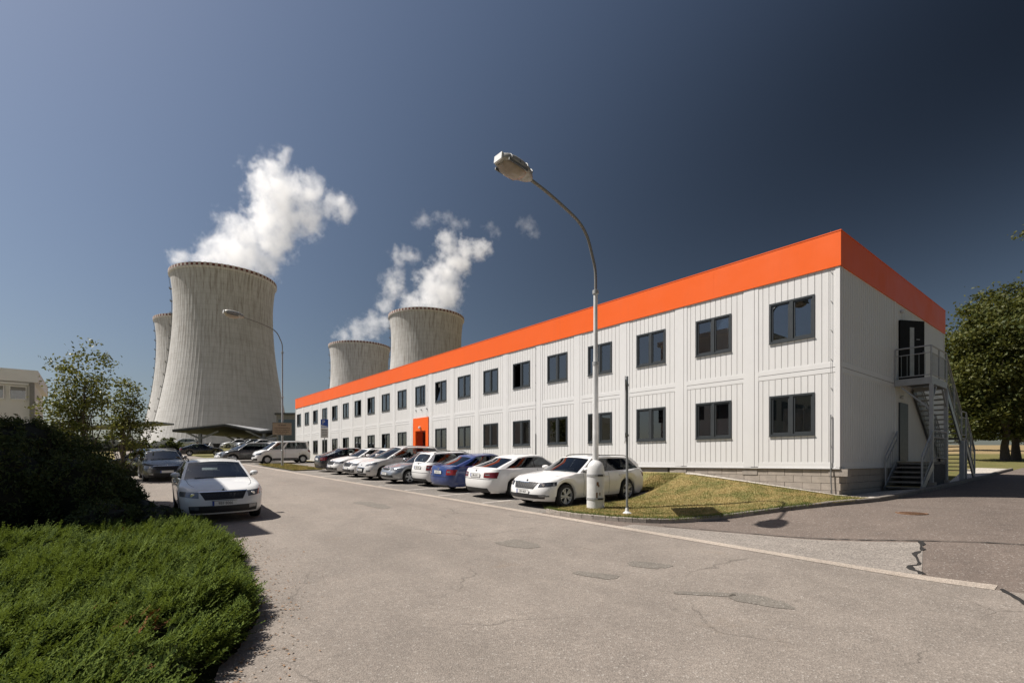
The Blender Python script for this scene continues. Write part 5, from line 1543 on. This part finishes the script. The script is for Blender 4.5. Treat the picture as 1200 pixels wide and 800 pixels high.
def park(o, x, y, heading):
    """stand the car (front bumper centre at x, y) on the slope, nose along the unit vector heading"""
    h = Vector((heading[0], heading[1], 0)).normalized()
    back = -h; left = Vector((-h.y, h.x, 0))
    L = 4.5
    pz = lambda p: float(plane(np.float64(p.x), np.float64(p.y)))
    p0 = Vector((x, y, 0)); pf = p0 + back * .9; pr = p0 + back * 3.6
    zf_, zr_ = pz(pf), pz(pr); zl_, zrr = pz(p0 + back * 2.2 + left * .8), pz(p0 + back * 2.2 - left * .8)
    X = Vector((back.x, back.y, (zr_ - zf_) / 2.7)).normalized()
    Yv = Vector((-left.x, -left.y, (zrr - zl_) / 1.6)); Yv = (Yv - X * Yv.dot(X)).normalized()
    Z = X.cross(Yv).normalized()
    if Z.z < 0: Yv = -Yv; Z = -Z
    org = Vector((x, y, zf_)) - X * 0.9 * 0
    org.z = zf_ - X.z * .9 + .002
    o.matrix_world = Matrix(((X.x, Yv.x, Z.x, org.x), (X.y, Yv.y, Z.y, org.y), (X.z, Yv.z, Z.z, org.z), (0, 0, 0, 1)))
NOSE_OUT = (NX, NY); NOSE_IN = (-NX, -NY)
ROW = "cars parked in the bays along the white building"
def row_car(spec_, t, q_near, nose_out, name, label, pm, **k):
    o = build_car(spec_, name, label, ROW, pm, **k)
    if nose_out: x, y = xy(t, q_near); park(o, x, y, NOSE_OUT)
    else: x, y = xy(t, q_near - spec_['L']); park(o, x, y, NOSE_IN)
    return o
row_car(SUPE, 6.22, 6.38, True, "parked_car", "white estate car nearest the lamp post, nose towards the road", P_white, rim_mat=M_rim, front_plate="2B4 4659", lens=M_lens_dk)
row_car(OCT3, 9.0, 6.15, False, "parked_car", "white saloon parked tail outwards beside the white estate car", P_white, rear_plate="8B6 2051")
row_car(OCT1, 11.62, 6.05, False, "parked_car", "bright blue saloon parked tail outwards", P_blue, rear_plate="4B1 0372", tail=M_tail_br)
row_car(FABC, 14.1, 5.55, False, "parked_car", "small white estate parked tail outwards, left of the blue saloon", P_white, rear_plate="7B2 3140")
row_car(OCT1, 16.25, 6.05, True, "parked_car", "silver car with nose to the road, right of the tall people carrier", P_silver, front_plate="3B8 1127")
row_car(MPV, 18.95, 6.05, True, "parked_car", "tall pearl-white people carrier with long dark side windows", P_pearl, front_plate="5B9 4416")
row_car(OCT3, 21.3, 5.85, True, "parked_car", "white car squeezed left of the people carrier, nose outwards", P_white, front_plate="")
row_car(OCT3E, 23.75, 5.85, True, "parked_car", "white estate car beside the black saloon, nose outwards", P_white, front_plate="")
row_car(OCT3, 26.6, 5.6, False, "parked_car", "black saloon parked tail outwards at the left end of the row", P_black, rear_plate="")
row_car(VAN, 40.2, 6.2, True, "parked_van", "white passenger van with black sills behind the far lamp post", P_white, front_plate="", cat="van")
row_car(SUV, 43.6, 8.0, True, "parked_car", "dark grey off-roader left of the white van", P_grey, front_plate="")
row_car(FABC, 46.3, 7.9, True, "parked_car", "white hatch-tailed car just behind the dark grey off-roader", P_white, front_plate="")
# along the left edge of the road
LEFT = "cars standing along the left edge of the road"
def left_car(spec_, t, q, name, label, pm, turn=0, **k):
    o = build_car(spec_, name, label, LEFT, pm, **k)
    x, y = xy(t, q); a_ = math.atan2(-UY, -UX) - R(turn); park(o, x, y, (math.cos(a_), math.sin(a_))); return o
left_car(OCT3E, 8.55, 13.74, "parked_car", "white estate car in front of the dark hedge, half in shade", P_white, turn=3.5, front_plate="9B9 8066")
left_car(OCT3, 23.6, 13.5, "parked_car", "dark grey car behind the half-shaded white one", P_grey, front_plate="")
nv = build_car(FABC, "parked_car", "dark blue car half hidden behind the hedge under the young tree", None, P_navy, rear_plate="")
x, y = -22.6, 29.5; park(nv, x, y, (-.95, .30))
# verge and carport cars: copies of a few kinds
FAR = "cars parked on the rise below the cooling towers"
fb = build_car(OCT3, "parked_car", "black saloon side-on on the grass verge", FAR, P_black, detail=False)
park(fb, -35.4, 63.0, (.86, .5))
fw = build_car(SUV, "parked_car", "white off-roader side-on at the left end of the carport", FAR, P_white, detail=False)
park(fw, -56.2, 83.5, (-.88, -.45))
pr_w = build_car(OCT3, "parked_car", "white car, leftmost in the row under the folded carport", FAR, P_white, detail=False, front_plate="")
pr_e = build_car(SUPE, "parked_car", "silver estate in the row under the folded carport", FAR, P_silver, detail=False, front_plate="")
spots = [(pr_w, -48.6, 85.5, None), (pr_e, -46.0, 85, None), (pr_w, -43.6, 83.5, "white car, second from the left under the folded carport"), (pr_w, -40.2, 83.0, "white car beside the carport's middle column"),
         (pr_e, -37.4, 83.0, "silver estate right of the carport's middle column"), (pr_w, -34.6, 82, "white car under the carport, behind the far lamp post"), (pr_w, -31.6, 80, "white car at the right end of the carport, by the facade's far end")]
for (p_, x, y, lab) in spots:
    o = p_ if lab is None else copy_tree(p_)
    if lab: o["label"] = lab
    park(o, x, y, (-.75, -.66))
# ------------------------------------------------------------------ plants
def rand_frames(n, g, up=.0):
    """n random orthonormal frames (a, b, c) as arrays; up pulls c upward"""
    c = g.normal(size=(n, 3)); c[:, 2] += up; c /= np.linalg.norm(c, axis=1)[:, None]
    h = g.normal(size=(n, 3)); a = np.cross(c, h); a /= np.linalg.norm(a, axis=1)[:, None]
    return a, np.cross(c, a), c
def leaf_mesh(name, centres, size, g, up=.6, aspect=.55):
    """two-triangle folded leaves: a diamond bent along its midrib"""
    n = len(centres)
    a, b, c = rand_frames(n, g, up)
    s = (size * g.uniform(.65, 1.35, n))[:, None]
    base = centres - a * s * .5; tip = centres + a * s * .5
    l = centres + b * s * aspect * .5 + c * s * .10; r = centres - b * s * aspect * .5 + c * s * .10
    v = np.stack([base, l, tip, r], 1).reshape(-1, 3)
    f = np.arange(n * 4).reshape(-1, 4)
    return np_mesh(name, v, f)
def tree(root, base, trunk_r, trunk_h, crown, n_limb, n_clump, per, spread, leaf, seed, bark, leafm, lean=(0, 0), bare=.0, limb_from=.25):
    """crown: list of ellipsoids (cx, cy, cz, rx, ry, rz) relative to the base"""
    g = np.random.default_rng(seed)
    w = np.array([e[3] * e[4] * e[5] for e in crown]); w = w / w.sum()
    tips = []
    mb = MB()
    P = [(0, 0, -.3)]
    for i in range(1, 7):
        z = trunk_h * i / 6; P.append((lean[0] * z / trunk_h + g.normal() * trunk_r * .25, lean[1] * z / trunk_h + g.normal() * trunk_r * .25, z))
    mb.tube(P, [trunk_r * 1.35] + [trunk_r * (1 - .7 * i / 6) for i in range(1, 7)], 10)
    tr_ = mb.build("trunk", bark, root, 50)
    def rnd_in(shell=.0):
        e = crown[g.choice(len(crown), p=w)]
        d = g.normal(size=3); d /= np.linalg.norm(d); r = g.uniform(shell, 1) ** .45
        return np.array(e[:3]) + d * r * np.array(e[3:])
    limb_pts = []
    lm = MB()
    for i in range(n_limb):
        t0 = g.uniform(limb_from, .98); k = t0 * 6; i0 = min(5, int(k)); s0 = np.array(P[i0]) * (1 - (k - i0)) + np.array(P[i0 + 1]) * (k - i0)
        e = rnd_in(.3)
        if e[2] < s0[2]: e[2] = s0[2] + g.uniform(.1, .6)
        m = (s0 + e) / 2 + g.normal(size=3) * np.linalg.norm(e - s0) * .08 + np.array([0, 0, -.06 * np.linalg.norm(e - s0)])
        r = trunk_r * (1 - .7 * t0) * .55
        pts = [s0, s0 * .45 + m * .55 + g.normal(size=3) * .03, m, m * .4 + e * .6 + g.normal(size=3) * .05, e]
        lm.tube([tuple(p) for p in pts], [r, r * .75, r * .55, r * .35, r * .12], 6)
        for s in np.linspace(.35, 1, 6): limb_pts.append(m * (1 - s) + e * s)
    lm.build("limbs", bark, root, 50)["kind"] = "stuff"
    limb_pts = np.array(limb_pts)
    C = []
    for i in range(n_clump):
        c = rnd_in(.15)
        if g.uniform() < .45: c = c * .45 + limb_pts[g.integers(len(limb_pts))] * .55
        m = int(per * g.uniform(.4, 1.6))
        d = g.normal(size=(m, 3)) * spread * g.uniform(.6, 1.3) * np.array([1, 1, .62])
        C.append(c + d)
    C = np.concatenate(C)
    C = C[C[:, 2] > trunk_h * bare]
    o = link_mesh("crown", leaf_mesh("crown", C, leaf, g), leafm, root)
    return o
M_bark = plain("bark", (.085, .068, .052), .95, var=.3, scale=8, bump=.8)
M_leaf_r = leafy("chestnut_leaves", (.045, .062, .016), (.135, .130, .035), .25, .55, .22)
M_leaf_l = leafy("young_tree_leaves", (.050, .072, .018), (.170, .165, .045), .3, .5, .5)
M_leaf_far = leafy("far_leaves", (.040, .058, .018), (.105, .115, .038), .25, .6, .1)
M_yew = leafy("dark_conifer", (.034, .050, .020), (.110, .138, .044), .15, .7, .6)
M_jun = leafy("juniper", (.010, .026, .005), (.175, .225, .048), .22, .8, .9, .05)
M_jun_dead = leafy("dead_juniper", (.12, .040, .014), (.26, .10, .035), .1, .8, 1)
M_lime = leafy("lime_leaves", (.12, .16, .03), (.26, .26, .06), .3, .5, .6)

TG = "broadleaf trees beyond the building's end"
def tree_at(x, y, label, group=None, name="broadleaf_tree"):
    return empty(name, (x, y, Gf(x, y) - .05), label=label, cat="tree", group=group)
r_ = tree_at(37.6, 39.0, "large leafy tree right of the escape stair, trunk nearer the building", TG)
tree(r_, None, .28, 6.5, [(-1.3, 0, 7.6, 3.6, 3.6, 4.5), (-2.6, 0, 5.6, 2.2, 2.6, 2.8), (.8, 0, 9.6, 3.0, 3.2, 3.4), (-.8, 0, 3.1, 3.3, 2.8, 1.9), (-3.1, 0, 4.4, 1.5, 2.0, 2.6), (-3.0, 0, 7.2, 1.6, 2.0, 2.6), (-3.2, .5, 2.9, 1.4, 1.8, 1.3)], 26, 760, 70, .42, .27, 11, M_bark, M_leaf_r, bare=.24)
r_ = tree_at(39.9, 40.5, "large leafy tree cut by the right edge of the picture", TG)
tree(r_, None, .28, 7.0, [(.8, 0, 8.6, 4.2, 4.0, 5.0), (-.8, 0, 11.0, 3.2, 3, 3.0), (.9, 0, 3.8, 4.4, 3.4, 2.5)], 26, 680, 70, .45, .28, 12, M_bark, M_leaf_r, bare=.24)
r_ = tree_at(47.5, 42, "leafy tree outside the right edge, one spray reaching into view", TG)
tree(r_, None, .25, 8.0, [(0, 0, 9.5, 3.6, 4.2, 5.5), (-2.8, 0, 15.5, 1.6, 2, 2.4), (-.5, 0, 13.5, 2.5, 2.6, 2.6)], 22, 330, 60, .42, .27, 13, M_bark, M_leaf_r, bare=.4)
gs = np.random.default_rng(5)
sp_c = np.array([-8.45, -2.5, 17.4]); pts_ = [(-1.0, 0, 15.0), (-4.0, -1.2, 16.8), (-6.8, -2.1, 17.5), tuple(sp_c)]
MB().tube(pts_, [.08, .05, .03, .012], 6).build("limb", M_bark, r_, 50)
link_mesh("spray_leaves", leaf_mesh("spray_leaves", sp_c + (.35, 0, -.1) + gs.normal(size=(80, 3)) * (.36, .3, .22), .20, gs), M_leaf_r, r_)
# trees farther right and along the field edge
for i, (x, y, h, lab) in enumerate([(62, 70, 9, "tree on the field edge, right of the escape stair's foot"), (120, 150, 10, "farther tree on the field edge behind the escape stair"), (150, 170, 11, "distant tree at the field's far side"), (178, 180, 10, "distant tree at the right end of the field's far side")]):
    r_ = tree_at(x, y, lab, "distant trees by the field")
    tree(r_, None, .22, h * .5, [(0, 0, h * .6, h * .38, h * .38, h * .40), (h * .2, 0, h * .5, h * .3, h * .3, h * .3)], 10, 120, 40, .6, .5, 30 + i, M_bark, M_leaf_far, bare=.2)
# young trees left
r_ = tree_at(-20.9, 25.0, "loose young tree rising behind the dark hedge", None, "young_tree")
tree(r_, None, .085, 4.6, [(-.1, 0, 4.6, 1.35, 1.3, 1.7), (-.5, 0, 3.3, 1.6, 1.5, 1.5), (.3, 0, 6.1, .9, .9, 1.0), (-1.1, 0, 2.6, 1.0, 1.2, 1.3)], 34, 190, 30, .24, .155, 21, M_bark, M_leaf_l, bare=.26, limb_from=.12)
r_ = tree_at(-18.4, 24.2, "smaller young tree right of the taller one, above the dark car", None, "young_tree")
tree(r_, None, .065, 3.6, [(.1, 0, 3.4, .95, .9, 1.4), (.45, 0, 2.3, 1.0, .9, .9), (0, 0, 4.5, .6, .6, .7)], 22, 90, 28, .20, .145, 22, M_bark, M_leaf_l, bare=.26, limb_from=.12)
def shrub(name, label, blobs, n, leaf, seed, mat, up=.3, aspect=.4, group=None, cat="shrub", core=True):
    g = np.random.default_rng(seed)
    cx = np.mean([b[0] for b in blobs]); cyy = np.mean([b[1] for b in blobs])
    root = empty(name, (cx, cyy, Gf(cx, cyy)), label=label, cat=cat, group=group)
    C = []
    vol = np.array([b[3] * b[4] * b[5] for b in blobs]) ** .67; vol = vol / vol.sum()
    for b, wv in zip(blobs, vol):
        m = int(n * wv)
        nc = max(6, m // 45)
        d = g.normal(size=(nc, 3)); d[:, 2] = np.abs(d[:, 2]) * 1.0 - .25; d /= np.linalg.norm(d, axis=1)[:, None]
        cc = d * g.uniform(.80, 1.06, (nc, 1))
        p = np.repeat(cc, 45, 0) + g.normal(size=(nc * 45, 3)) * .085
        C.append(p * np.array(b[3:6]) + np.array([b[0] - cx, b[1] - cyy, b[2]]))
    C = np.concatenate(C); C = C[C[:, 2] > -.02]
    link_mesh("foliage", leaf_mesh("foliage", C, leaf, g, up, aspect), mat, root)
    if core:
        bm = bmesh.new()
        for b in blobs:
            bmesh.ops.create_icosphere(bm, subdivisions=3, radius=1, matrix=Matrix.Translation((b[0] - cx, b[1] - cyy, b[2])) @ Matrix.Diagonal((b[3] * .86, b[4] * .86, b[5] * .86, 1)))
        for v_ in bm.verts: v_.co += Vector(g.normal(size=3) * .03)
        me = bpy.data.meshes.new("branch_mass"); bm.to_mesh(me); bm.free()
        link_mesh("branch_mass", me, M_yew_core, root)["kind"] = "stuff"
    return root
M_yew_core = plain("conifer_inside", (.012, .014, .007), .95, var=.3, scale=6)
# the dark hedge: three grown-together conifers and a rounded shrub at its foot
HG = "dark conifer shrubs behind the juniper"
shrub("conifer_shrub", "big dark conifer at the left edge, tallest of the hedge", [(-12.9, 12.4, .9, 1.7, 1.5, 1.5), (-11.3, 11.0, .7, 1.3, 1.2, 1.35), (-11.6, 12.2, 1.75, .75, .75, .75)], 26000, .10, 41, M_yew, .5, .35, HG)
shrub("conifer_shrub", "dark conifer in the middle of the hedge", [(-11.3, 13.0, .7, 1.1, 1.1, 1.35), (-10.2, 11.9, .55, 1.05, 1.0, 1.10)], 20000, .10, 42, M_yew, .5, .35, HG)
shrub("conifer_shrub", "lower dark conifer at the hedge's right end by the white car", [(-10.3, 12.9, .4, .75, .8, .85), (-9.5, 12.2, .25, .65, .7, .70)], 13000, .09, 43, M_yew, .5, .35, HG)
shrub("rounded_shrub", "low rounded shrub at the foot of the hedge", [(-8.65, 10.9, .10, .66, .6, .58)], 6000, .06, 44, M_yew, .2, .5, HG)
shrub("creeping_shrub", "low dark plants between the rounded shrub and the white car", [(-7.75, 11.3, .0, .55, .5, .42), (-8.3, 12.1, .0, .55, .55, .48), (-9.0, 12.3, .1, .6, .5, .55)], 5000, .07, 45, M_yew, .4, .4, HG)
shrub("leafy_bush", "small lime-green sunlit bush between the hedge and the grey car", [(-15.9, 20.4, .1, .5, .45, .5)], 1500, .09, 46, M_lime, .5, .5, core=False)
shrub("leafy_bush", "low green bush under the young trees by the dark blue car", [(-20.6, 28.6, .3, 1.1, 1.0, .9), (-19.5, 27.8, .2, .8, .8, .7)], 2500, .14, 47, M_leaf_l, .5, .5)
shrub("leafy_bush", "wide green bush below the tilted carport roof", [(-58, 76, .3, 4.0, 2.0, 2.0), (-52, 77, .2, 2.5, 2.0, 1.6), (-64, 76, .3, 4.0, 2, 2.4)], 3500, .42, 48, M_leaf_far, .5, .5)
shrub("leafy_bush", "small tree-like bush right of the young trees, over the dark car's tail", [(-18.9, 25.6, 1.3, .6, .6, .5), (-18.3, 25.4, 1.0, .45, .5, .4)], 700, .13, 49, M_leaf_l, .5, .5, core=False)

# ---- juniper ground cover: feathery sprays over a low mound
def jun_h(t, q):
    """height of the mound over the ground"""
    q0 = np.interp(t, [-6, -3, -1.25, 1, 4.5, 7], [19.5, 17.1, 15.75, 14.75, 14.25, 14.2])
    edge = np.minimum(ss(-.15, .75, q - q0), 1 - ss(5.6, 8.2, t - .28 * np.maximum(0, q - 15.5)))
    lump = .5 + .22 * np.sin(t * 2.1 + q * .8) + .22 * np.sin(q * 2.6 - t * 1.1 + 1.3) + .20 * np.sin(t * 6.3 + 2 * np.sin(q * 2.7)) * np.sin(q * 7.1 + 2 * np.sin(t * 2.3)) + .14 * np.sin(q * 4.1 + 2 * np.sin(t * 1.3))
    return edge * (.20 + .30 * lump)
JT, JQ = np.meshgrid(np.linspace(-5.5, 9.5, 110), np.linspace(14.1, 23.5, 70))
JX, JY = xy(JT, JQ)
jroot = empty("juniper_bed", (float(JX.mean()), float(JY.mean()), 0), label="spreading bright green juniper ground cover in the foreground", kind="stuff")
jroot["category"] = "ground cover"
jo = np.array([jroot.location.x, jroot.location.y, 0])
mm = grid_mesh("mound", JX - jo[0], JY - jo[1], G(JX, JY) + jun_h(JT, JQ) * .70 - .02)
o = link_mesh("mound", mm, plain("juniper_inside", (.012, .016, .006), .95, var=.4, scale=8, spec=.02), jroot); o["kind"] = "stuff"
def spray_template(g, n_tw=7):
    """flat feathery frond lying along +x, z up: list of quads (4,3)"""
    Q = []
    L = 1.0
    pts = [np.array([s * L, 0, .10 * s + .22 * s * s]) for s in np.linspace(0, 1, 5)]
    for a, b in zip(pts[:-1], pts[1:]):
        Q.append([a + [0, -.022, 0], b + [0, -.016, 0], b + [0, .016, 0], a + [0, .022, 0]])
    for i in range(n_tw):
        s = .12 + .86 * i / (n_tw - 1)
        p = np.array([s, 0, .10 * s + .22 * s * s])
        for sg in (-1, 1):
            ln = (.36 * (1 - .62 * s)) * g.uniform(.75, 1.25)
            ang = R(g.uniform(32, 58)) * sg
            d = np.array([math.cos(ang), math.sin(ang), g.uniform(.05, .5)]); d /= np.linalg.norm(d)
            e = p + d * ln; m = p + d * ln * .5 + np.array([0, 0, -.02])
            nrm = np.array([-d[1], d[0], 0]) * .036
            Q.append([p, m - nrm, e, m + nrm])
    return np.array(Q, float)
g = np.random.default_rng(77)
TEMPL = [spray_template(g) for _ in range(6)]
def sprays(n, seed, tr, qr, dead=None, lift=(-.03, .03), lengths=(.11, .22)):
    g = np.random.default_rng(seed)
    V = []
    cnt = 0
    # tufts: every branch end carries a fan of plumes, steep in the middle and flat at the rim
    if dead is not None:
        k = g.integers(len(dead), size=n); t = np.array([dead[i][0] for i in k]) + g.normal(size=n) * .09; q = np.array([dead[i][1] for i in k]) + g.normal(size=n) * .09
        rad = np.full(n, .5); ang = g.uniform(0, 2 * np.pi, n); hump = np.zeros(n); byaw = np.zeros(n)
    else:
        nc = n // 30
        ct = g.uniform(*tr, nc); cq = g.uniform(*qr, nc); cs = g.uniform(.7, 1.35, nc); cyaw = g.normal(size=nc) * .5
        k = np.repeat(np.arange(nc), 30); n = len(k)
        rad = np.sqrt(g.uniform(0, 1, n)); ang = g.uniform(0, 2 * np.pi, n)
        t = ct[k] + np.cos(ang) * rad * .17 * cs[k]; q = cq[k] + np.sin(ang) * rad * .17 * cs[k]
        hump = (.10 * (1 - rad ** 2) * cs[k]) + g.uniform(-.03, .05, nc)[k]; byaw = cyaw[k]
    h = jun_h(t, q)
    x, y = xy(t, q)
    keep = (h > .06) & (x > -1.3 * y - .5) & (y > 1.5)
    t, q, h, rad, ang, hump, byaw = [v_[keep] for v_ in (t, q, h, rad, ang, hump, byaw)]
    x, y = xy(t, q); z = G(x, y) + h * .72 + g.uniform(lift[0], lift[1], len(t)) + hump
    hx = (jun_h(t + .1, q) - jun_h(t - .1, q)) / .2; hq = (jun_h(t, q + .1) - jun_h(t, q - .1)) / .2
    # plumes fan out of their tuft, and lean outwards and a little to the right of the picture
    ox, oy = np.cos(ang) * UX + np.sin(ang) * NX, np.cos(ang) * UY + np.sin(ang) * NY
    down = np.stack([-(hx * UX + hq * NX), -(hx * UY + hq * NY)], -1)
    lean_a = R(25) + byaw
    dxy = np.stack([np.cos(lean_a) * .75 + ox * rad * 1.1, np.sin(lean_a) * .75 + oy * rad * 1.1], -1) + down * .9 + g.normal(size=(len(t), 2)) * .18
    yaw = np.arctan2(dxy[:, 1], dxy[:, 0])
    pit = R(52) - R(44) * rad + g.normal(size=len(t)) * .22 - np.clip(np.linalg.norm(down, axis=1) * .3, 0, .4)
    L = g.uniform(*lengths, len(t))
    roll = g.normal(size=len(t)) * .5
    for i in range(len(t)):
        T = TEMPL[i % 6]
        cyw, syw, cp_, sp_, cr, sr = math.cos(yaw[i]), math.sin(yaw[i]), math.cos(pit[i]), math.sin(pit[i]), math.cos(roll[i]), math.sin(roll[i])
        Rm = np.array([[cyw, -syw, 0], [syw, cyw, 0], [0, 0, 1]]) @ np.array([[cp_, 0, -sp_], [0, 1, 0], [sp_, 0, cp_]]) @ np.array([[1, 0, 0], [0, cr, -sr], [0, sr, cr]])
        V.append((T.reshape(-1, 3) * L[i]) @ Rm.T + np.array([x[i], y[i], z[i]]) - jo)
    V = np.concatenate(V)
    # weld-free quads: each frond is its own islands; random tone per twig reads as needles
    return np_mesh("sprays", V, np.arange(len(V)).reshape(-1, 4))
o = link_mesh("sprays", sprays(48000, 5, (-5.3, 9.2), (14.3, 20.5)), M_jun, jroot); o["kind"] = "stuff"
o = link_mesh("sprays", sprays(9000, 6, (-3.0, 4.5), (14.3, 17.6), lift=(-.01, .05), lengths=(.12, .25)), M_jun, jroot); o["kind"] = "stuff"
dead_spots = [(.3, 15.9), (1.15, 16.2), (-.7, 16.1), (-.55, 16.0), (6.2, 15.8)]
o = link_mesh("dead_sprays", sprays(60, 8, (0, 1), (0, 1), dead_spots, (.06, .12), (.07, .15)), M_jun_dead, jroot); o["kind"] = "stuff"
# dry litter along its edge
n = 900; g = np.random.default_rng(9)
t = g.uniform(-4, 6.5, n); q = np.interp(t, [-6, -3, -1.25, 1, 4.5, 7], [19.5, 17.1, 15.75, 14.75, 14.25, 14.2]) - np.abs(g.normal(size=n)) * .35 + .1
x, y = xy(t, q); z = G(x, y) + .006
o = link_mesh("leaf_litter", leaf_mesh("leaf_litter", np.stack([x, y, z + g.uniform(0, .008, n)], -1), .035, g, 6, .6), plain("dry_leaf", (.22, .13, .07), .9, var=.4, scale=30, space='pos'))
tag(o, "dry brown leaf litter on the asphalt along the juniper", kind="stuff")

# ---- grass on the islands
def blades(n, tq_fn, dz, hmin, hmax, seed, w=.006):
    g = np.random.default_rng(seed)
    t, q = tq_fn(g, n)
    x, y = xy(t, q); z = G(x, y) + dz
    th = g.uniform(0, 2 * np.pi, len(t)); h = g.uniform(hmin, hmax, len(t)) * (1 + .7 * (g.uniform(size=len(t)) < .06))
    lean = g.normal(size=(len(t), 2)) * .45
    b = np.stack([x, y, z], -1); dx = np.stack([np.cos(th), np.sin(th), 0 * th], -1) * w
    tip = b + np.stack([lean[:, 0] * h, lean[:, 1] * h, h], -1)
    v = np.stack([b - dx, b + dx, tip], 1).reshape(-1, 3)
    return np_mesh("grass", v, np.arange(len(v)).reshape(-1, 3))
kpoly = np.array([tuple(p) for p in kk] + [tuple(p) for p in inner[::-1]])
def inside(P, t, q):
    c_ = np.zeros(len(t), bool)
    for i in range(len(P)):
        (x1, y1), (x2, y2) = P[i - 1], P[i]
        if y1 == y2: continue
        k = ((y1 > q) != (y2 > q)) & (t < (x2 - x1) * (q - y1) / (y2 - y1) + x1); c_ ^= k
    return c_
def isl(g, n):
    t = g.uniform(-.7, 5, n); q = g.uniform(0, 6.8, n); m = inside(kpoly, t, q); return t[m], q[m]
o = link_mesh("grass", blades(18000, lambda g, n: (g.uniform(4.88, 9, n), g.uniform(.1, 1.65, n)), .078, .02, .05, 7), M_blade); tag(o, "short dry grass behind the white estate car", kind="stuff")
o = link_mesh("grass", blades(85000, isl, .08, .015, .045, 1), M_blade); tag(o, "short dry grass on the kerbed island", kind="stuff")
o = link_mesh("grass", blades(18000, lambda g, n: (g.uniform(4.88, 9, n), g.uniform(.1, 1.65, n)), .078, .02, .05, 7), M_blade); tag(o, "short dry grass behind the white estate car", kind="stuff")
o = link_mesh("grass", blades(6000, lambda g, n: (g.uniform(28.3, 37.1, n), g.uniform(4.5, 6.45, n)), .06, .04, .10, 2, .02), M_blade); tag(o, "grass tufts under the far lamp", kind="stuff")
# greener tufts along the kerb
def along(g, n):
    i = g.integers(0, int(len(kk) * .75), n); p = kk[i] + g.normal(size=(n, 2)) * .05 + np.array([.02, -.12]); return p[:, 0], p[:, 1]
M_blade_g = leafy("green_blades", (.060, .095, .022), (.16, .185, .050), .25, .6, 2)
o = link_mesh("grass", blades(5000, along, .08, .03, .09, 3, .007), M_blade_g); tag(o, "greener grass edging the kerb", kind="stuff")
print("tris", sum(len(m.polygons) for m in bpy.data.meshes))
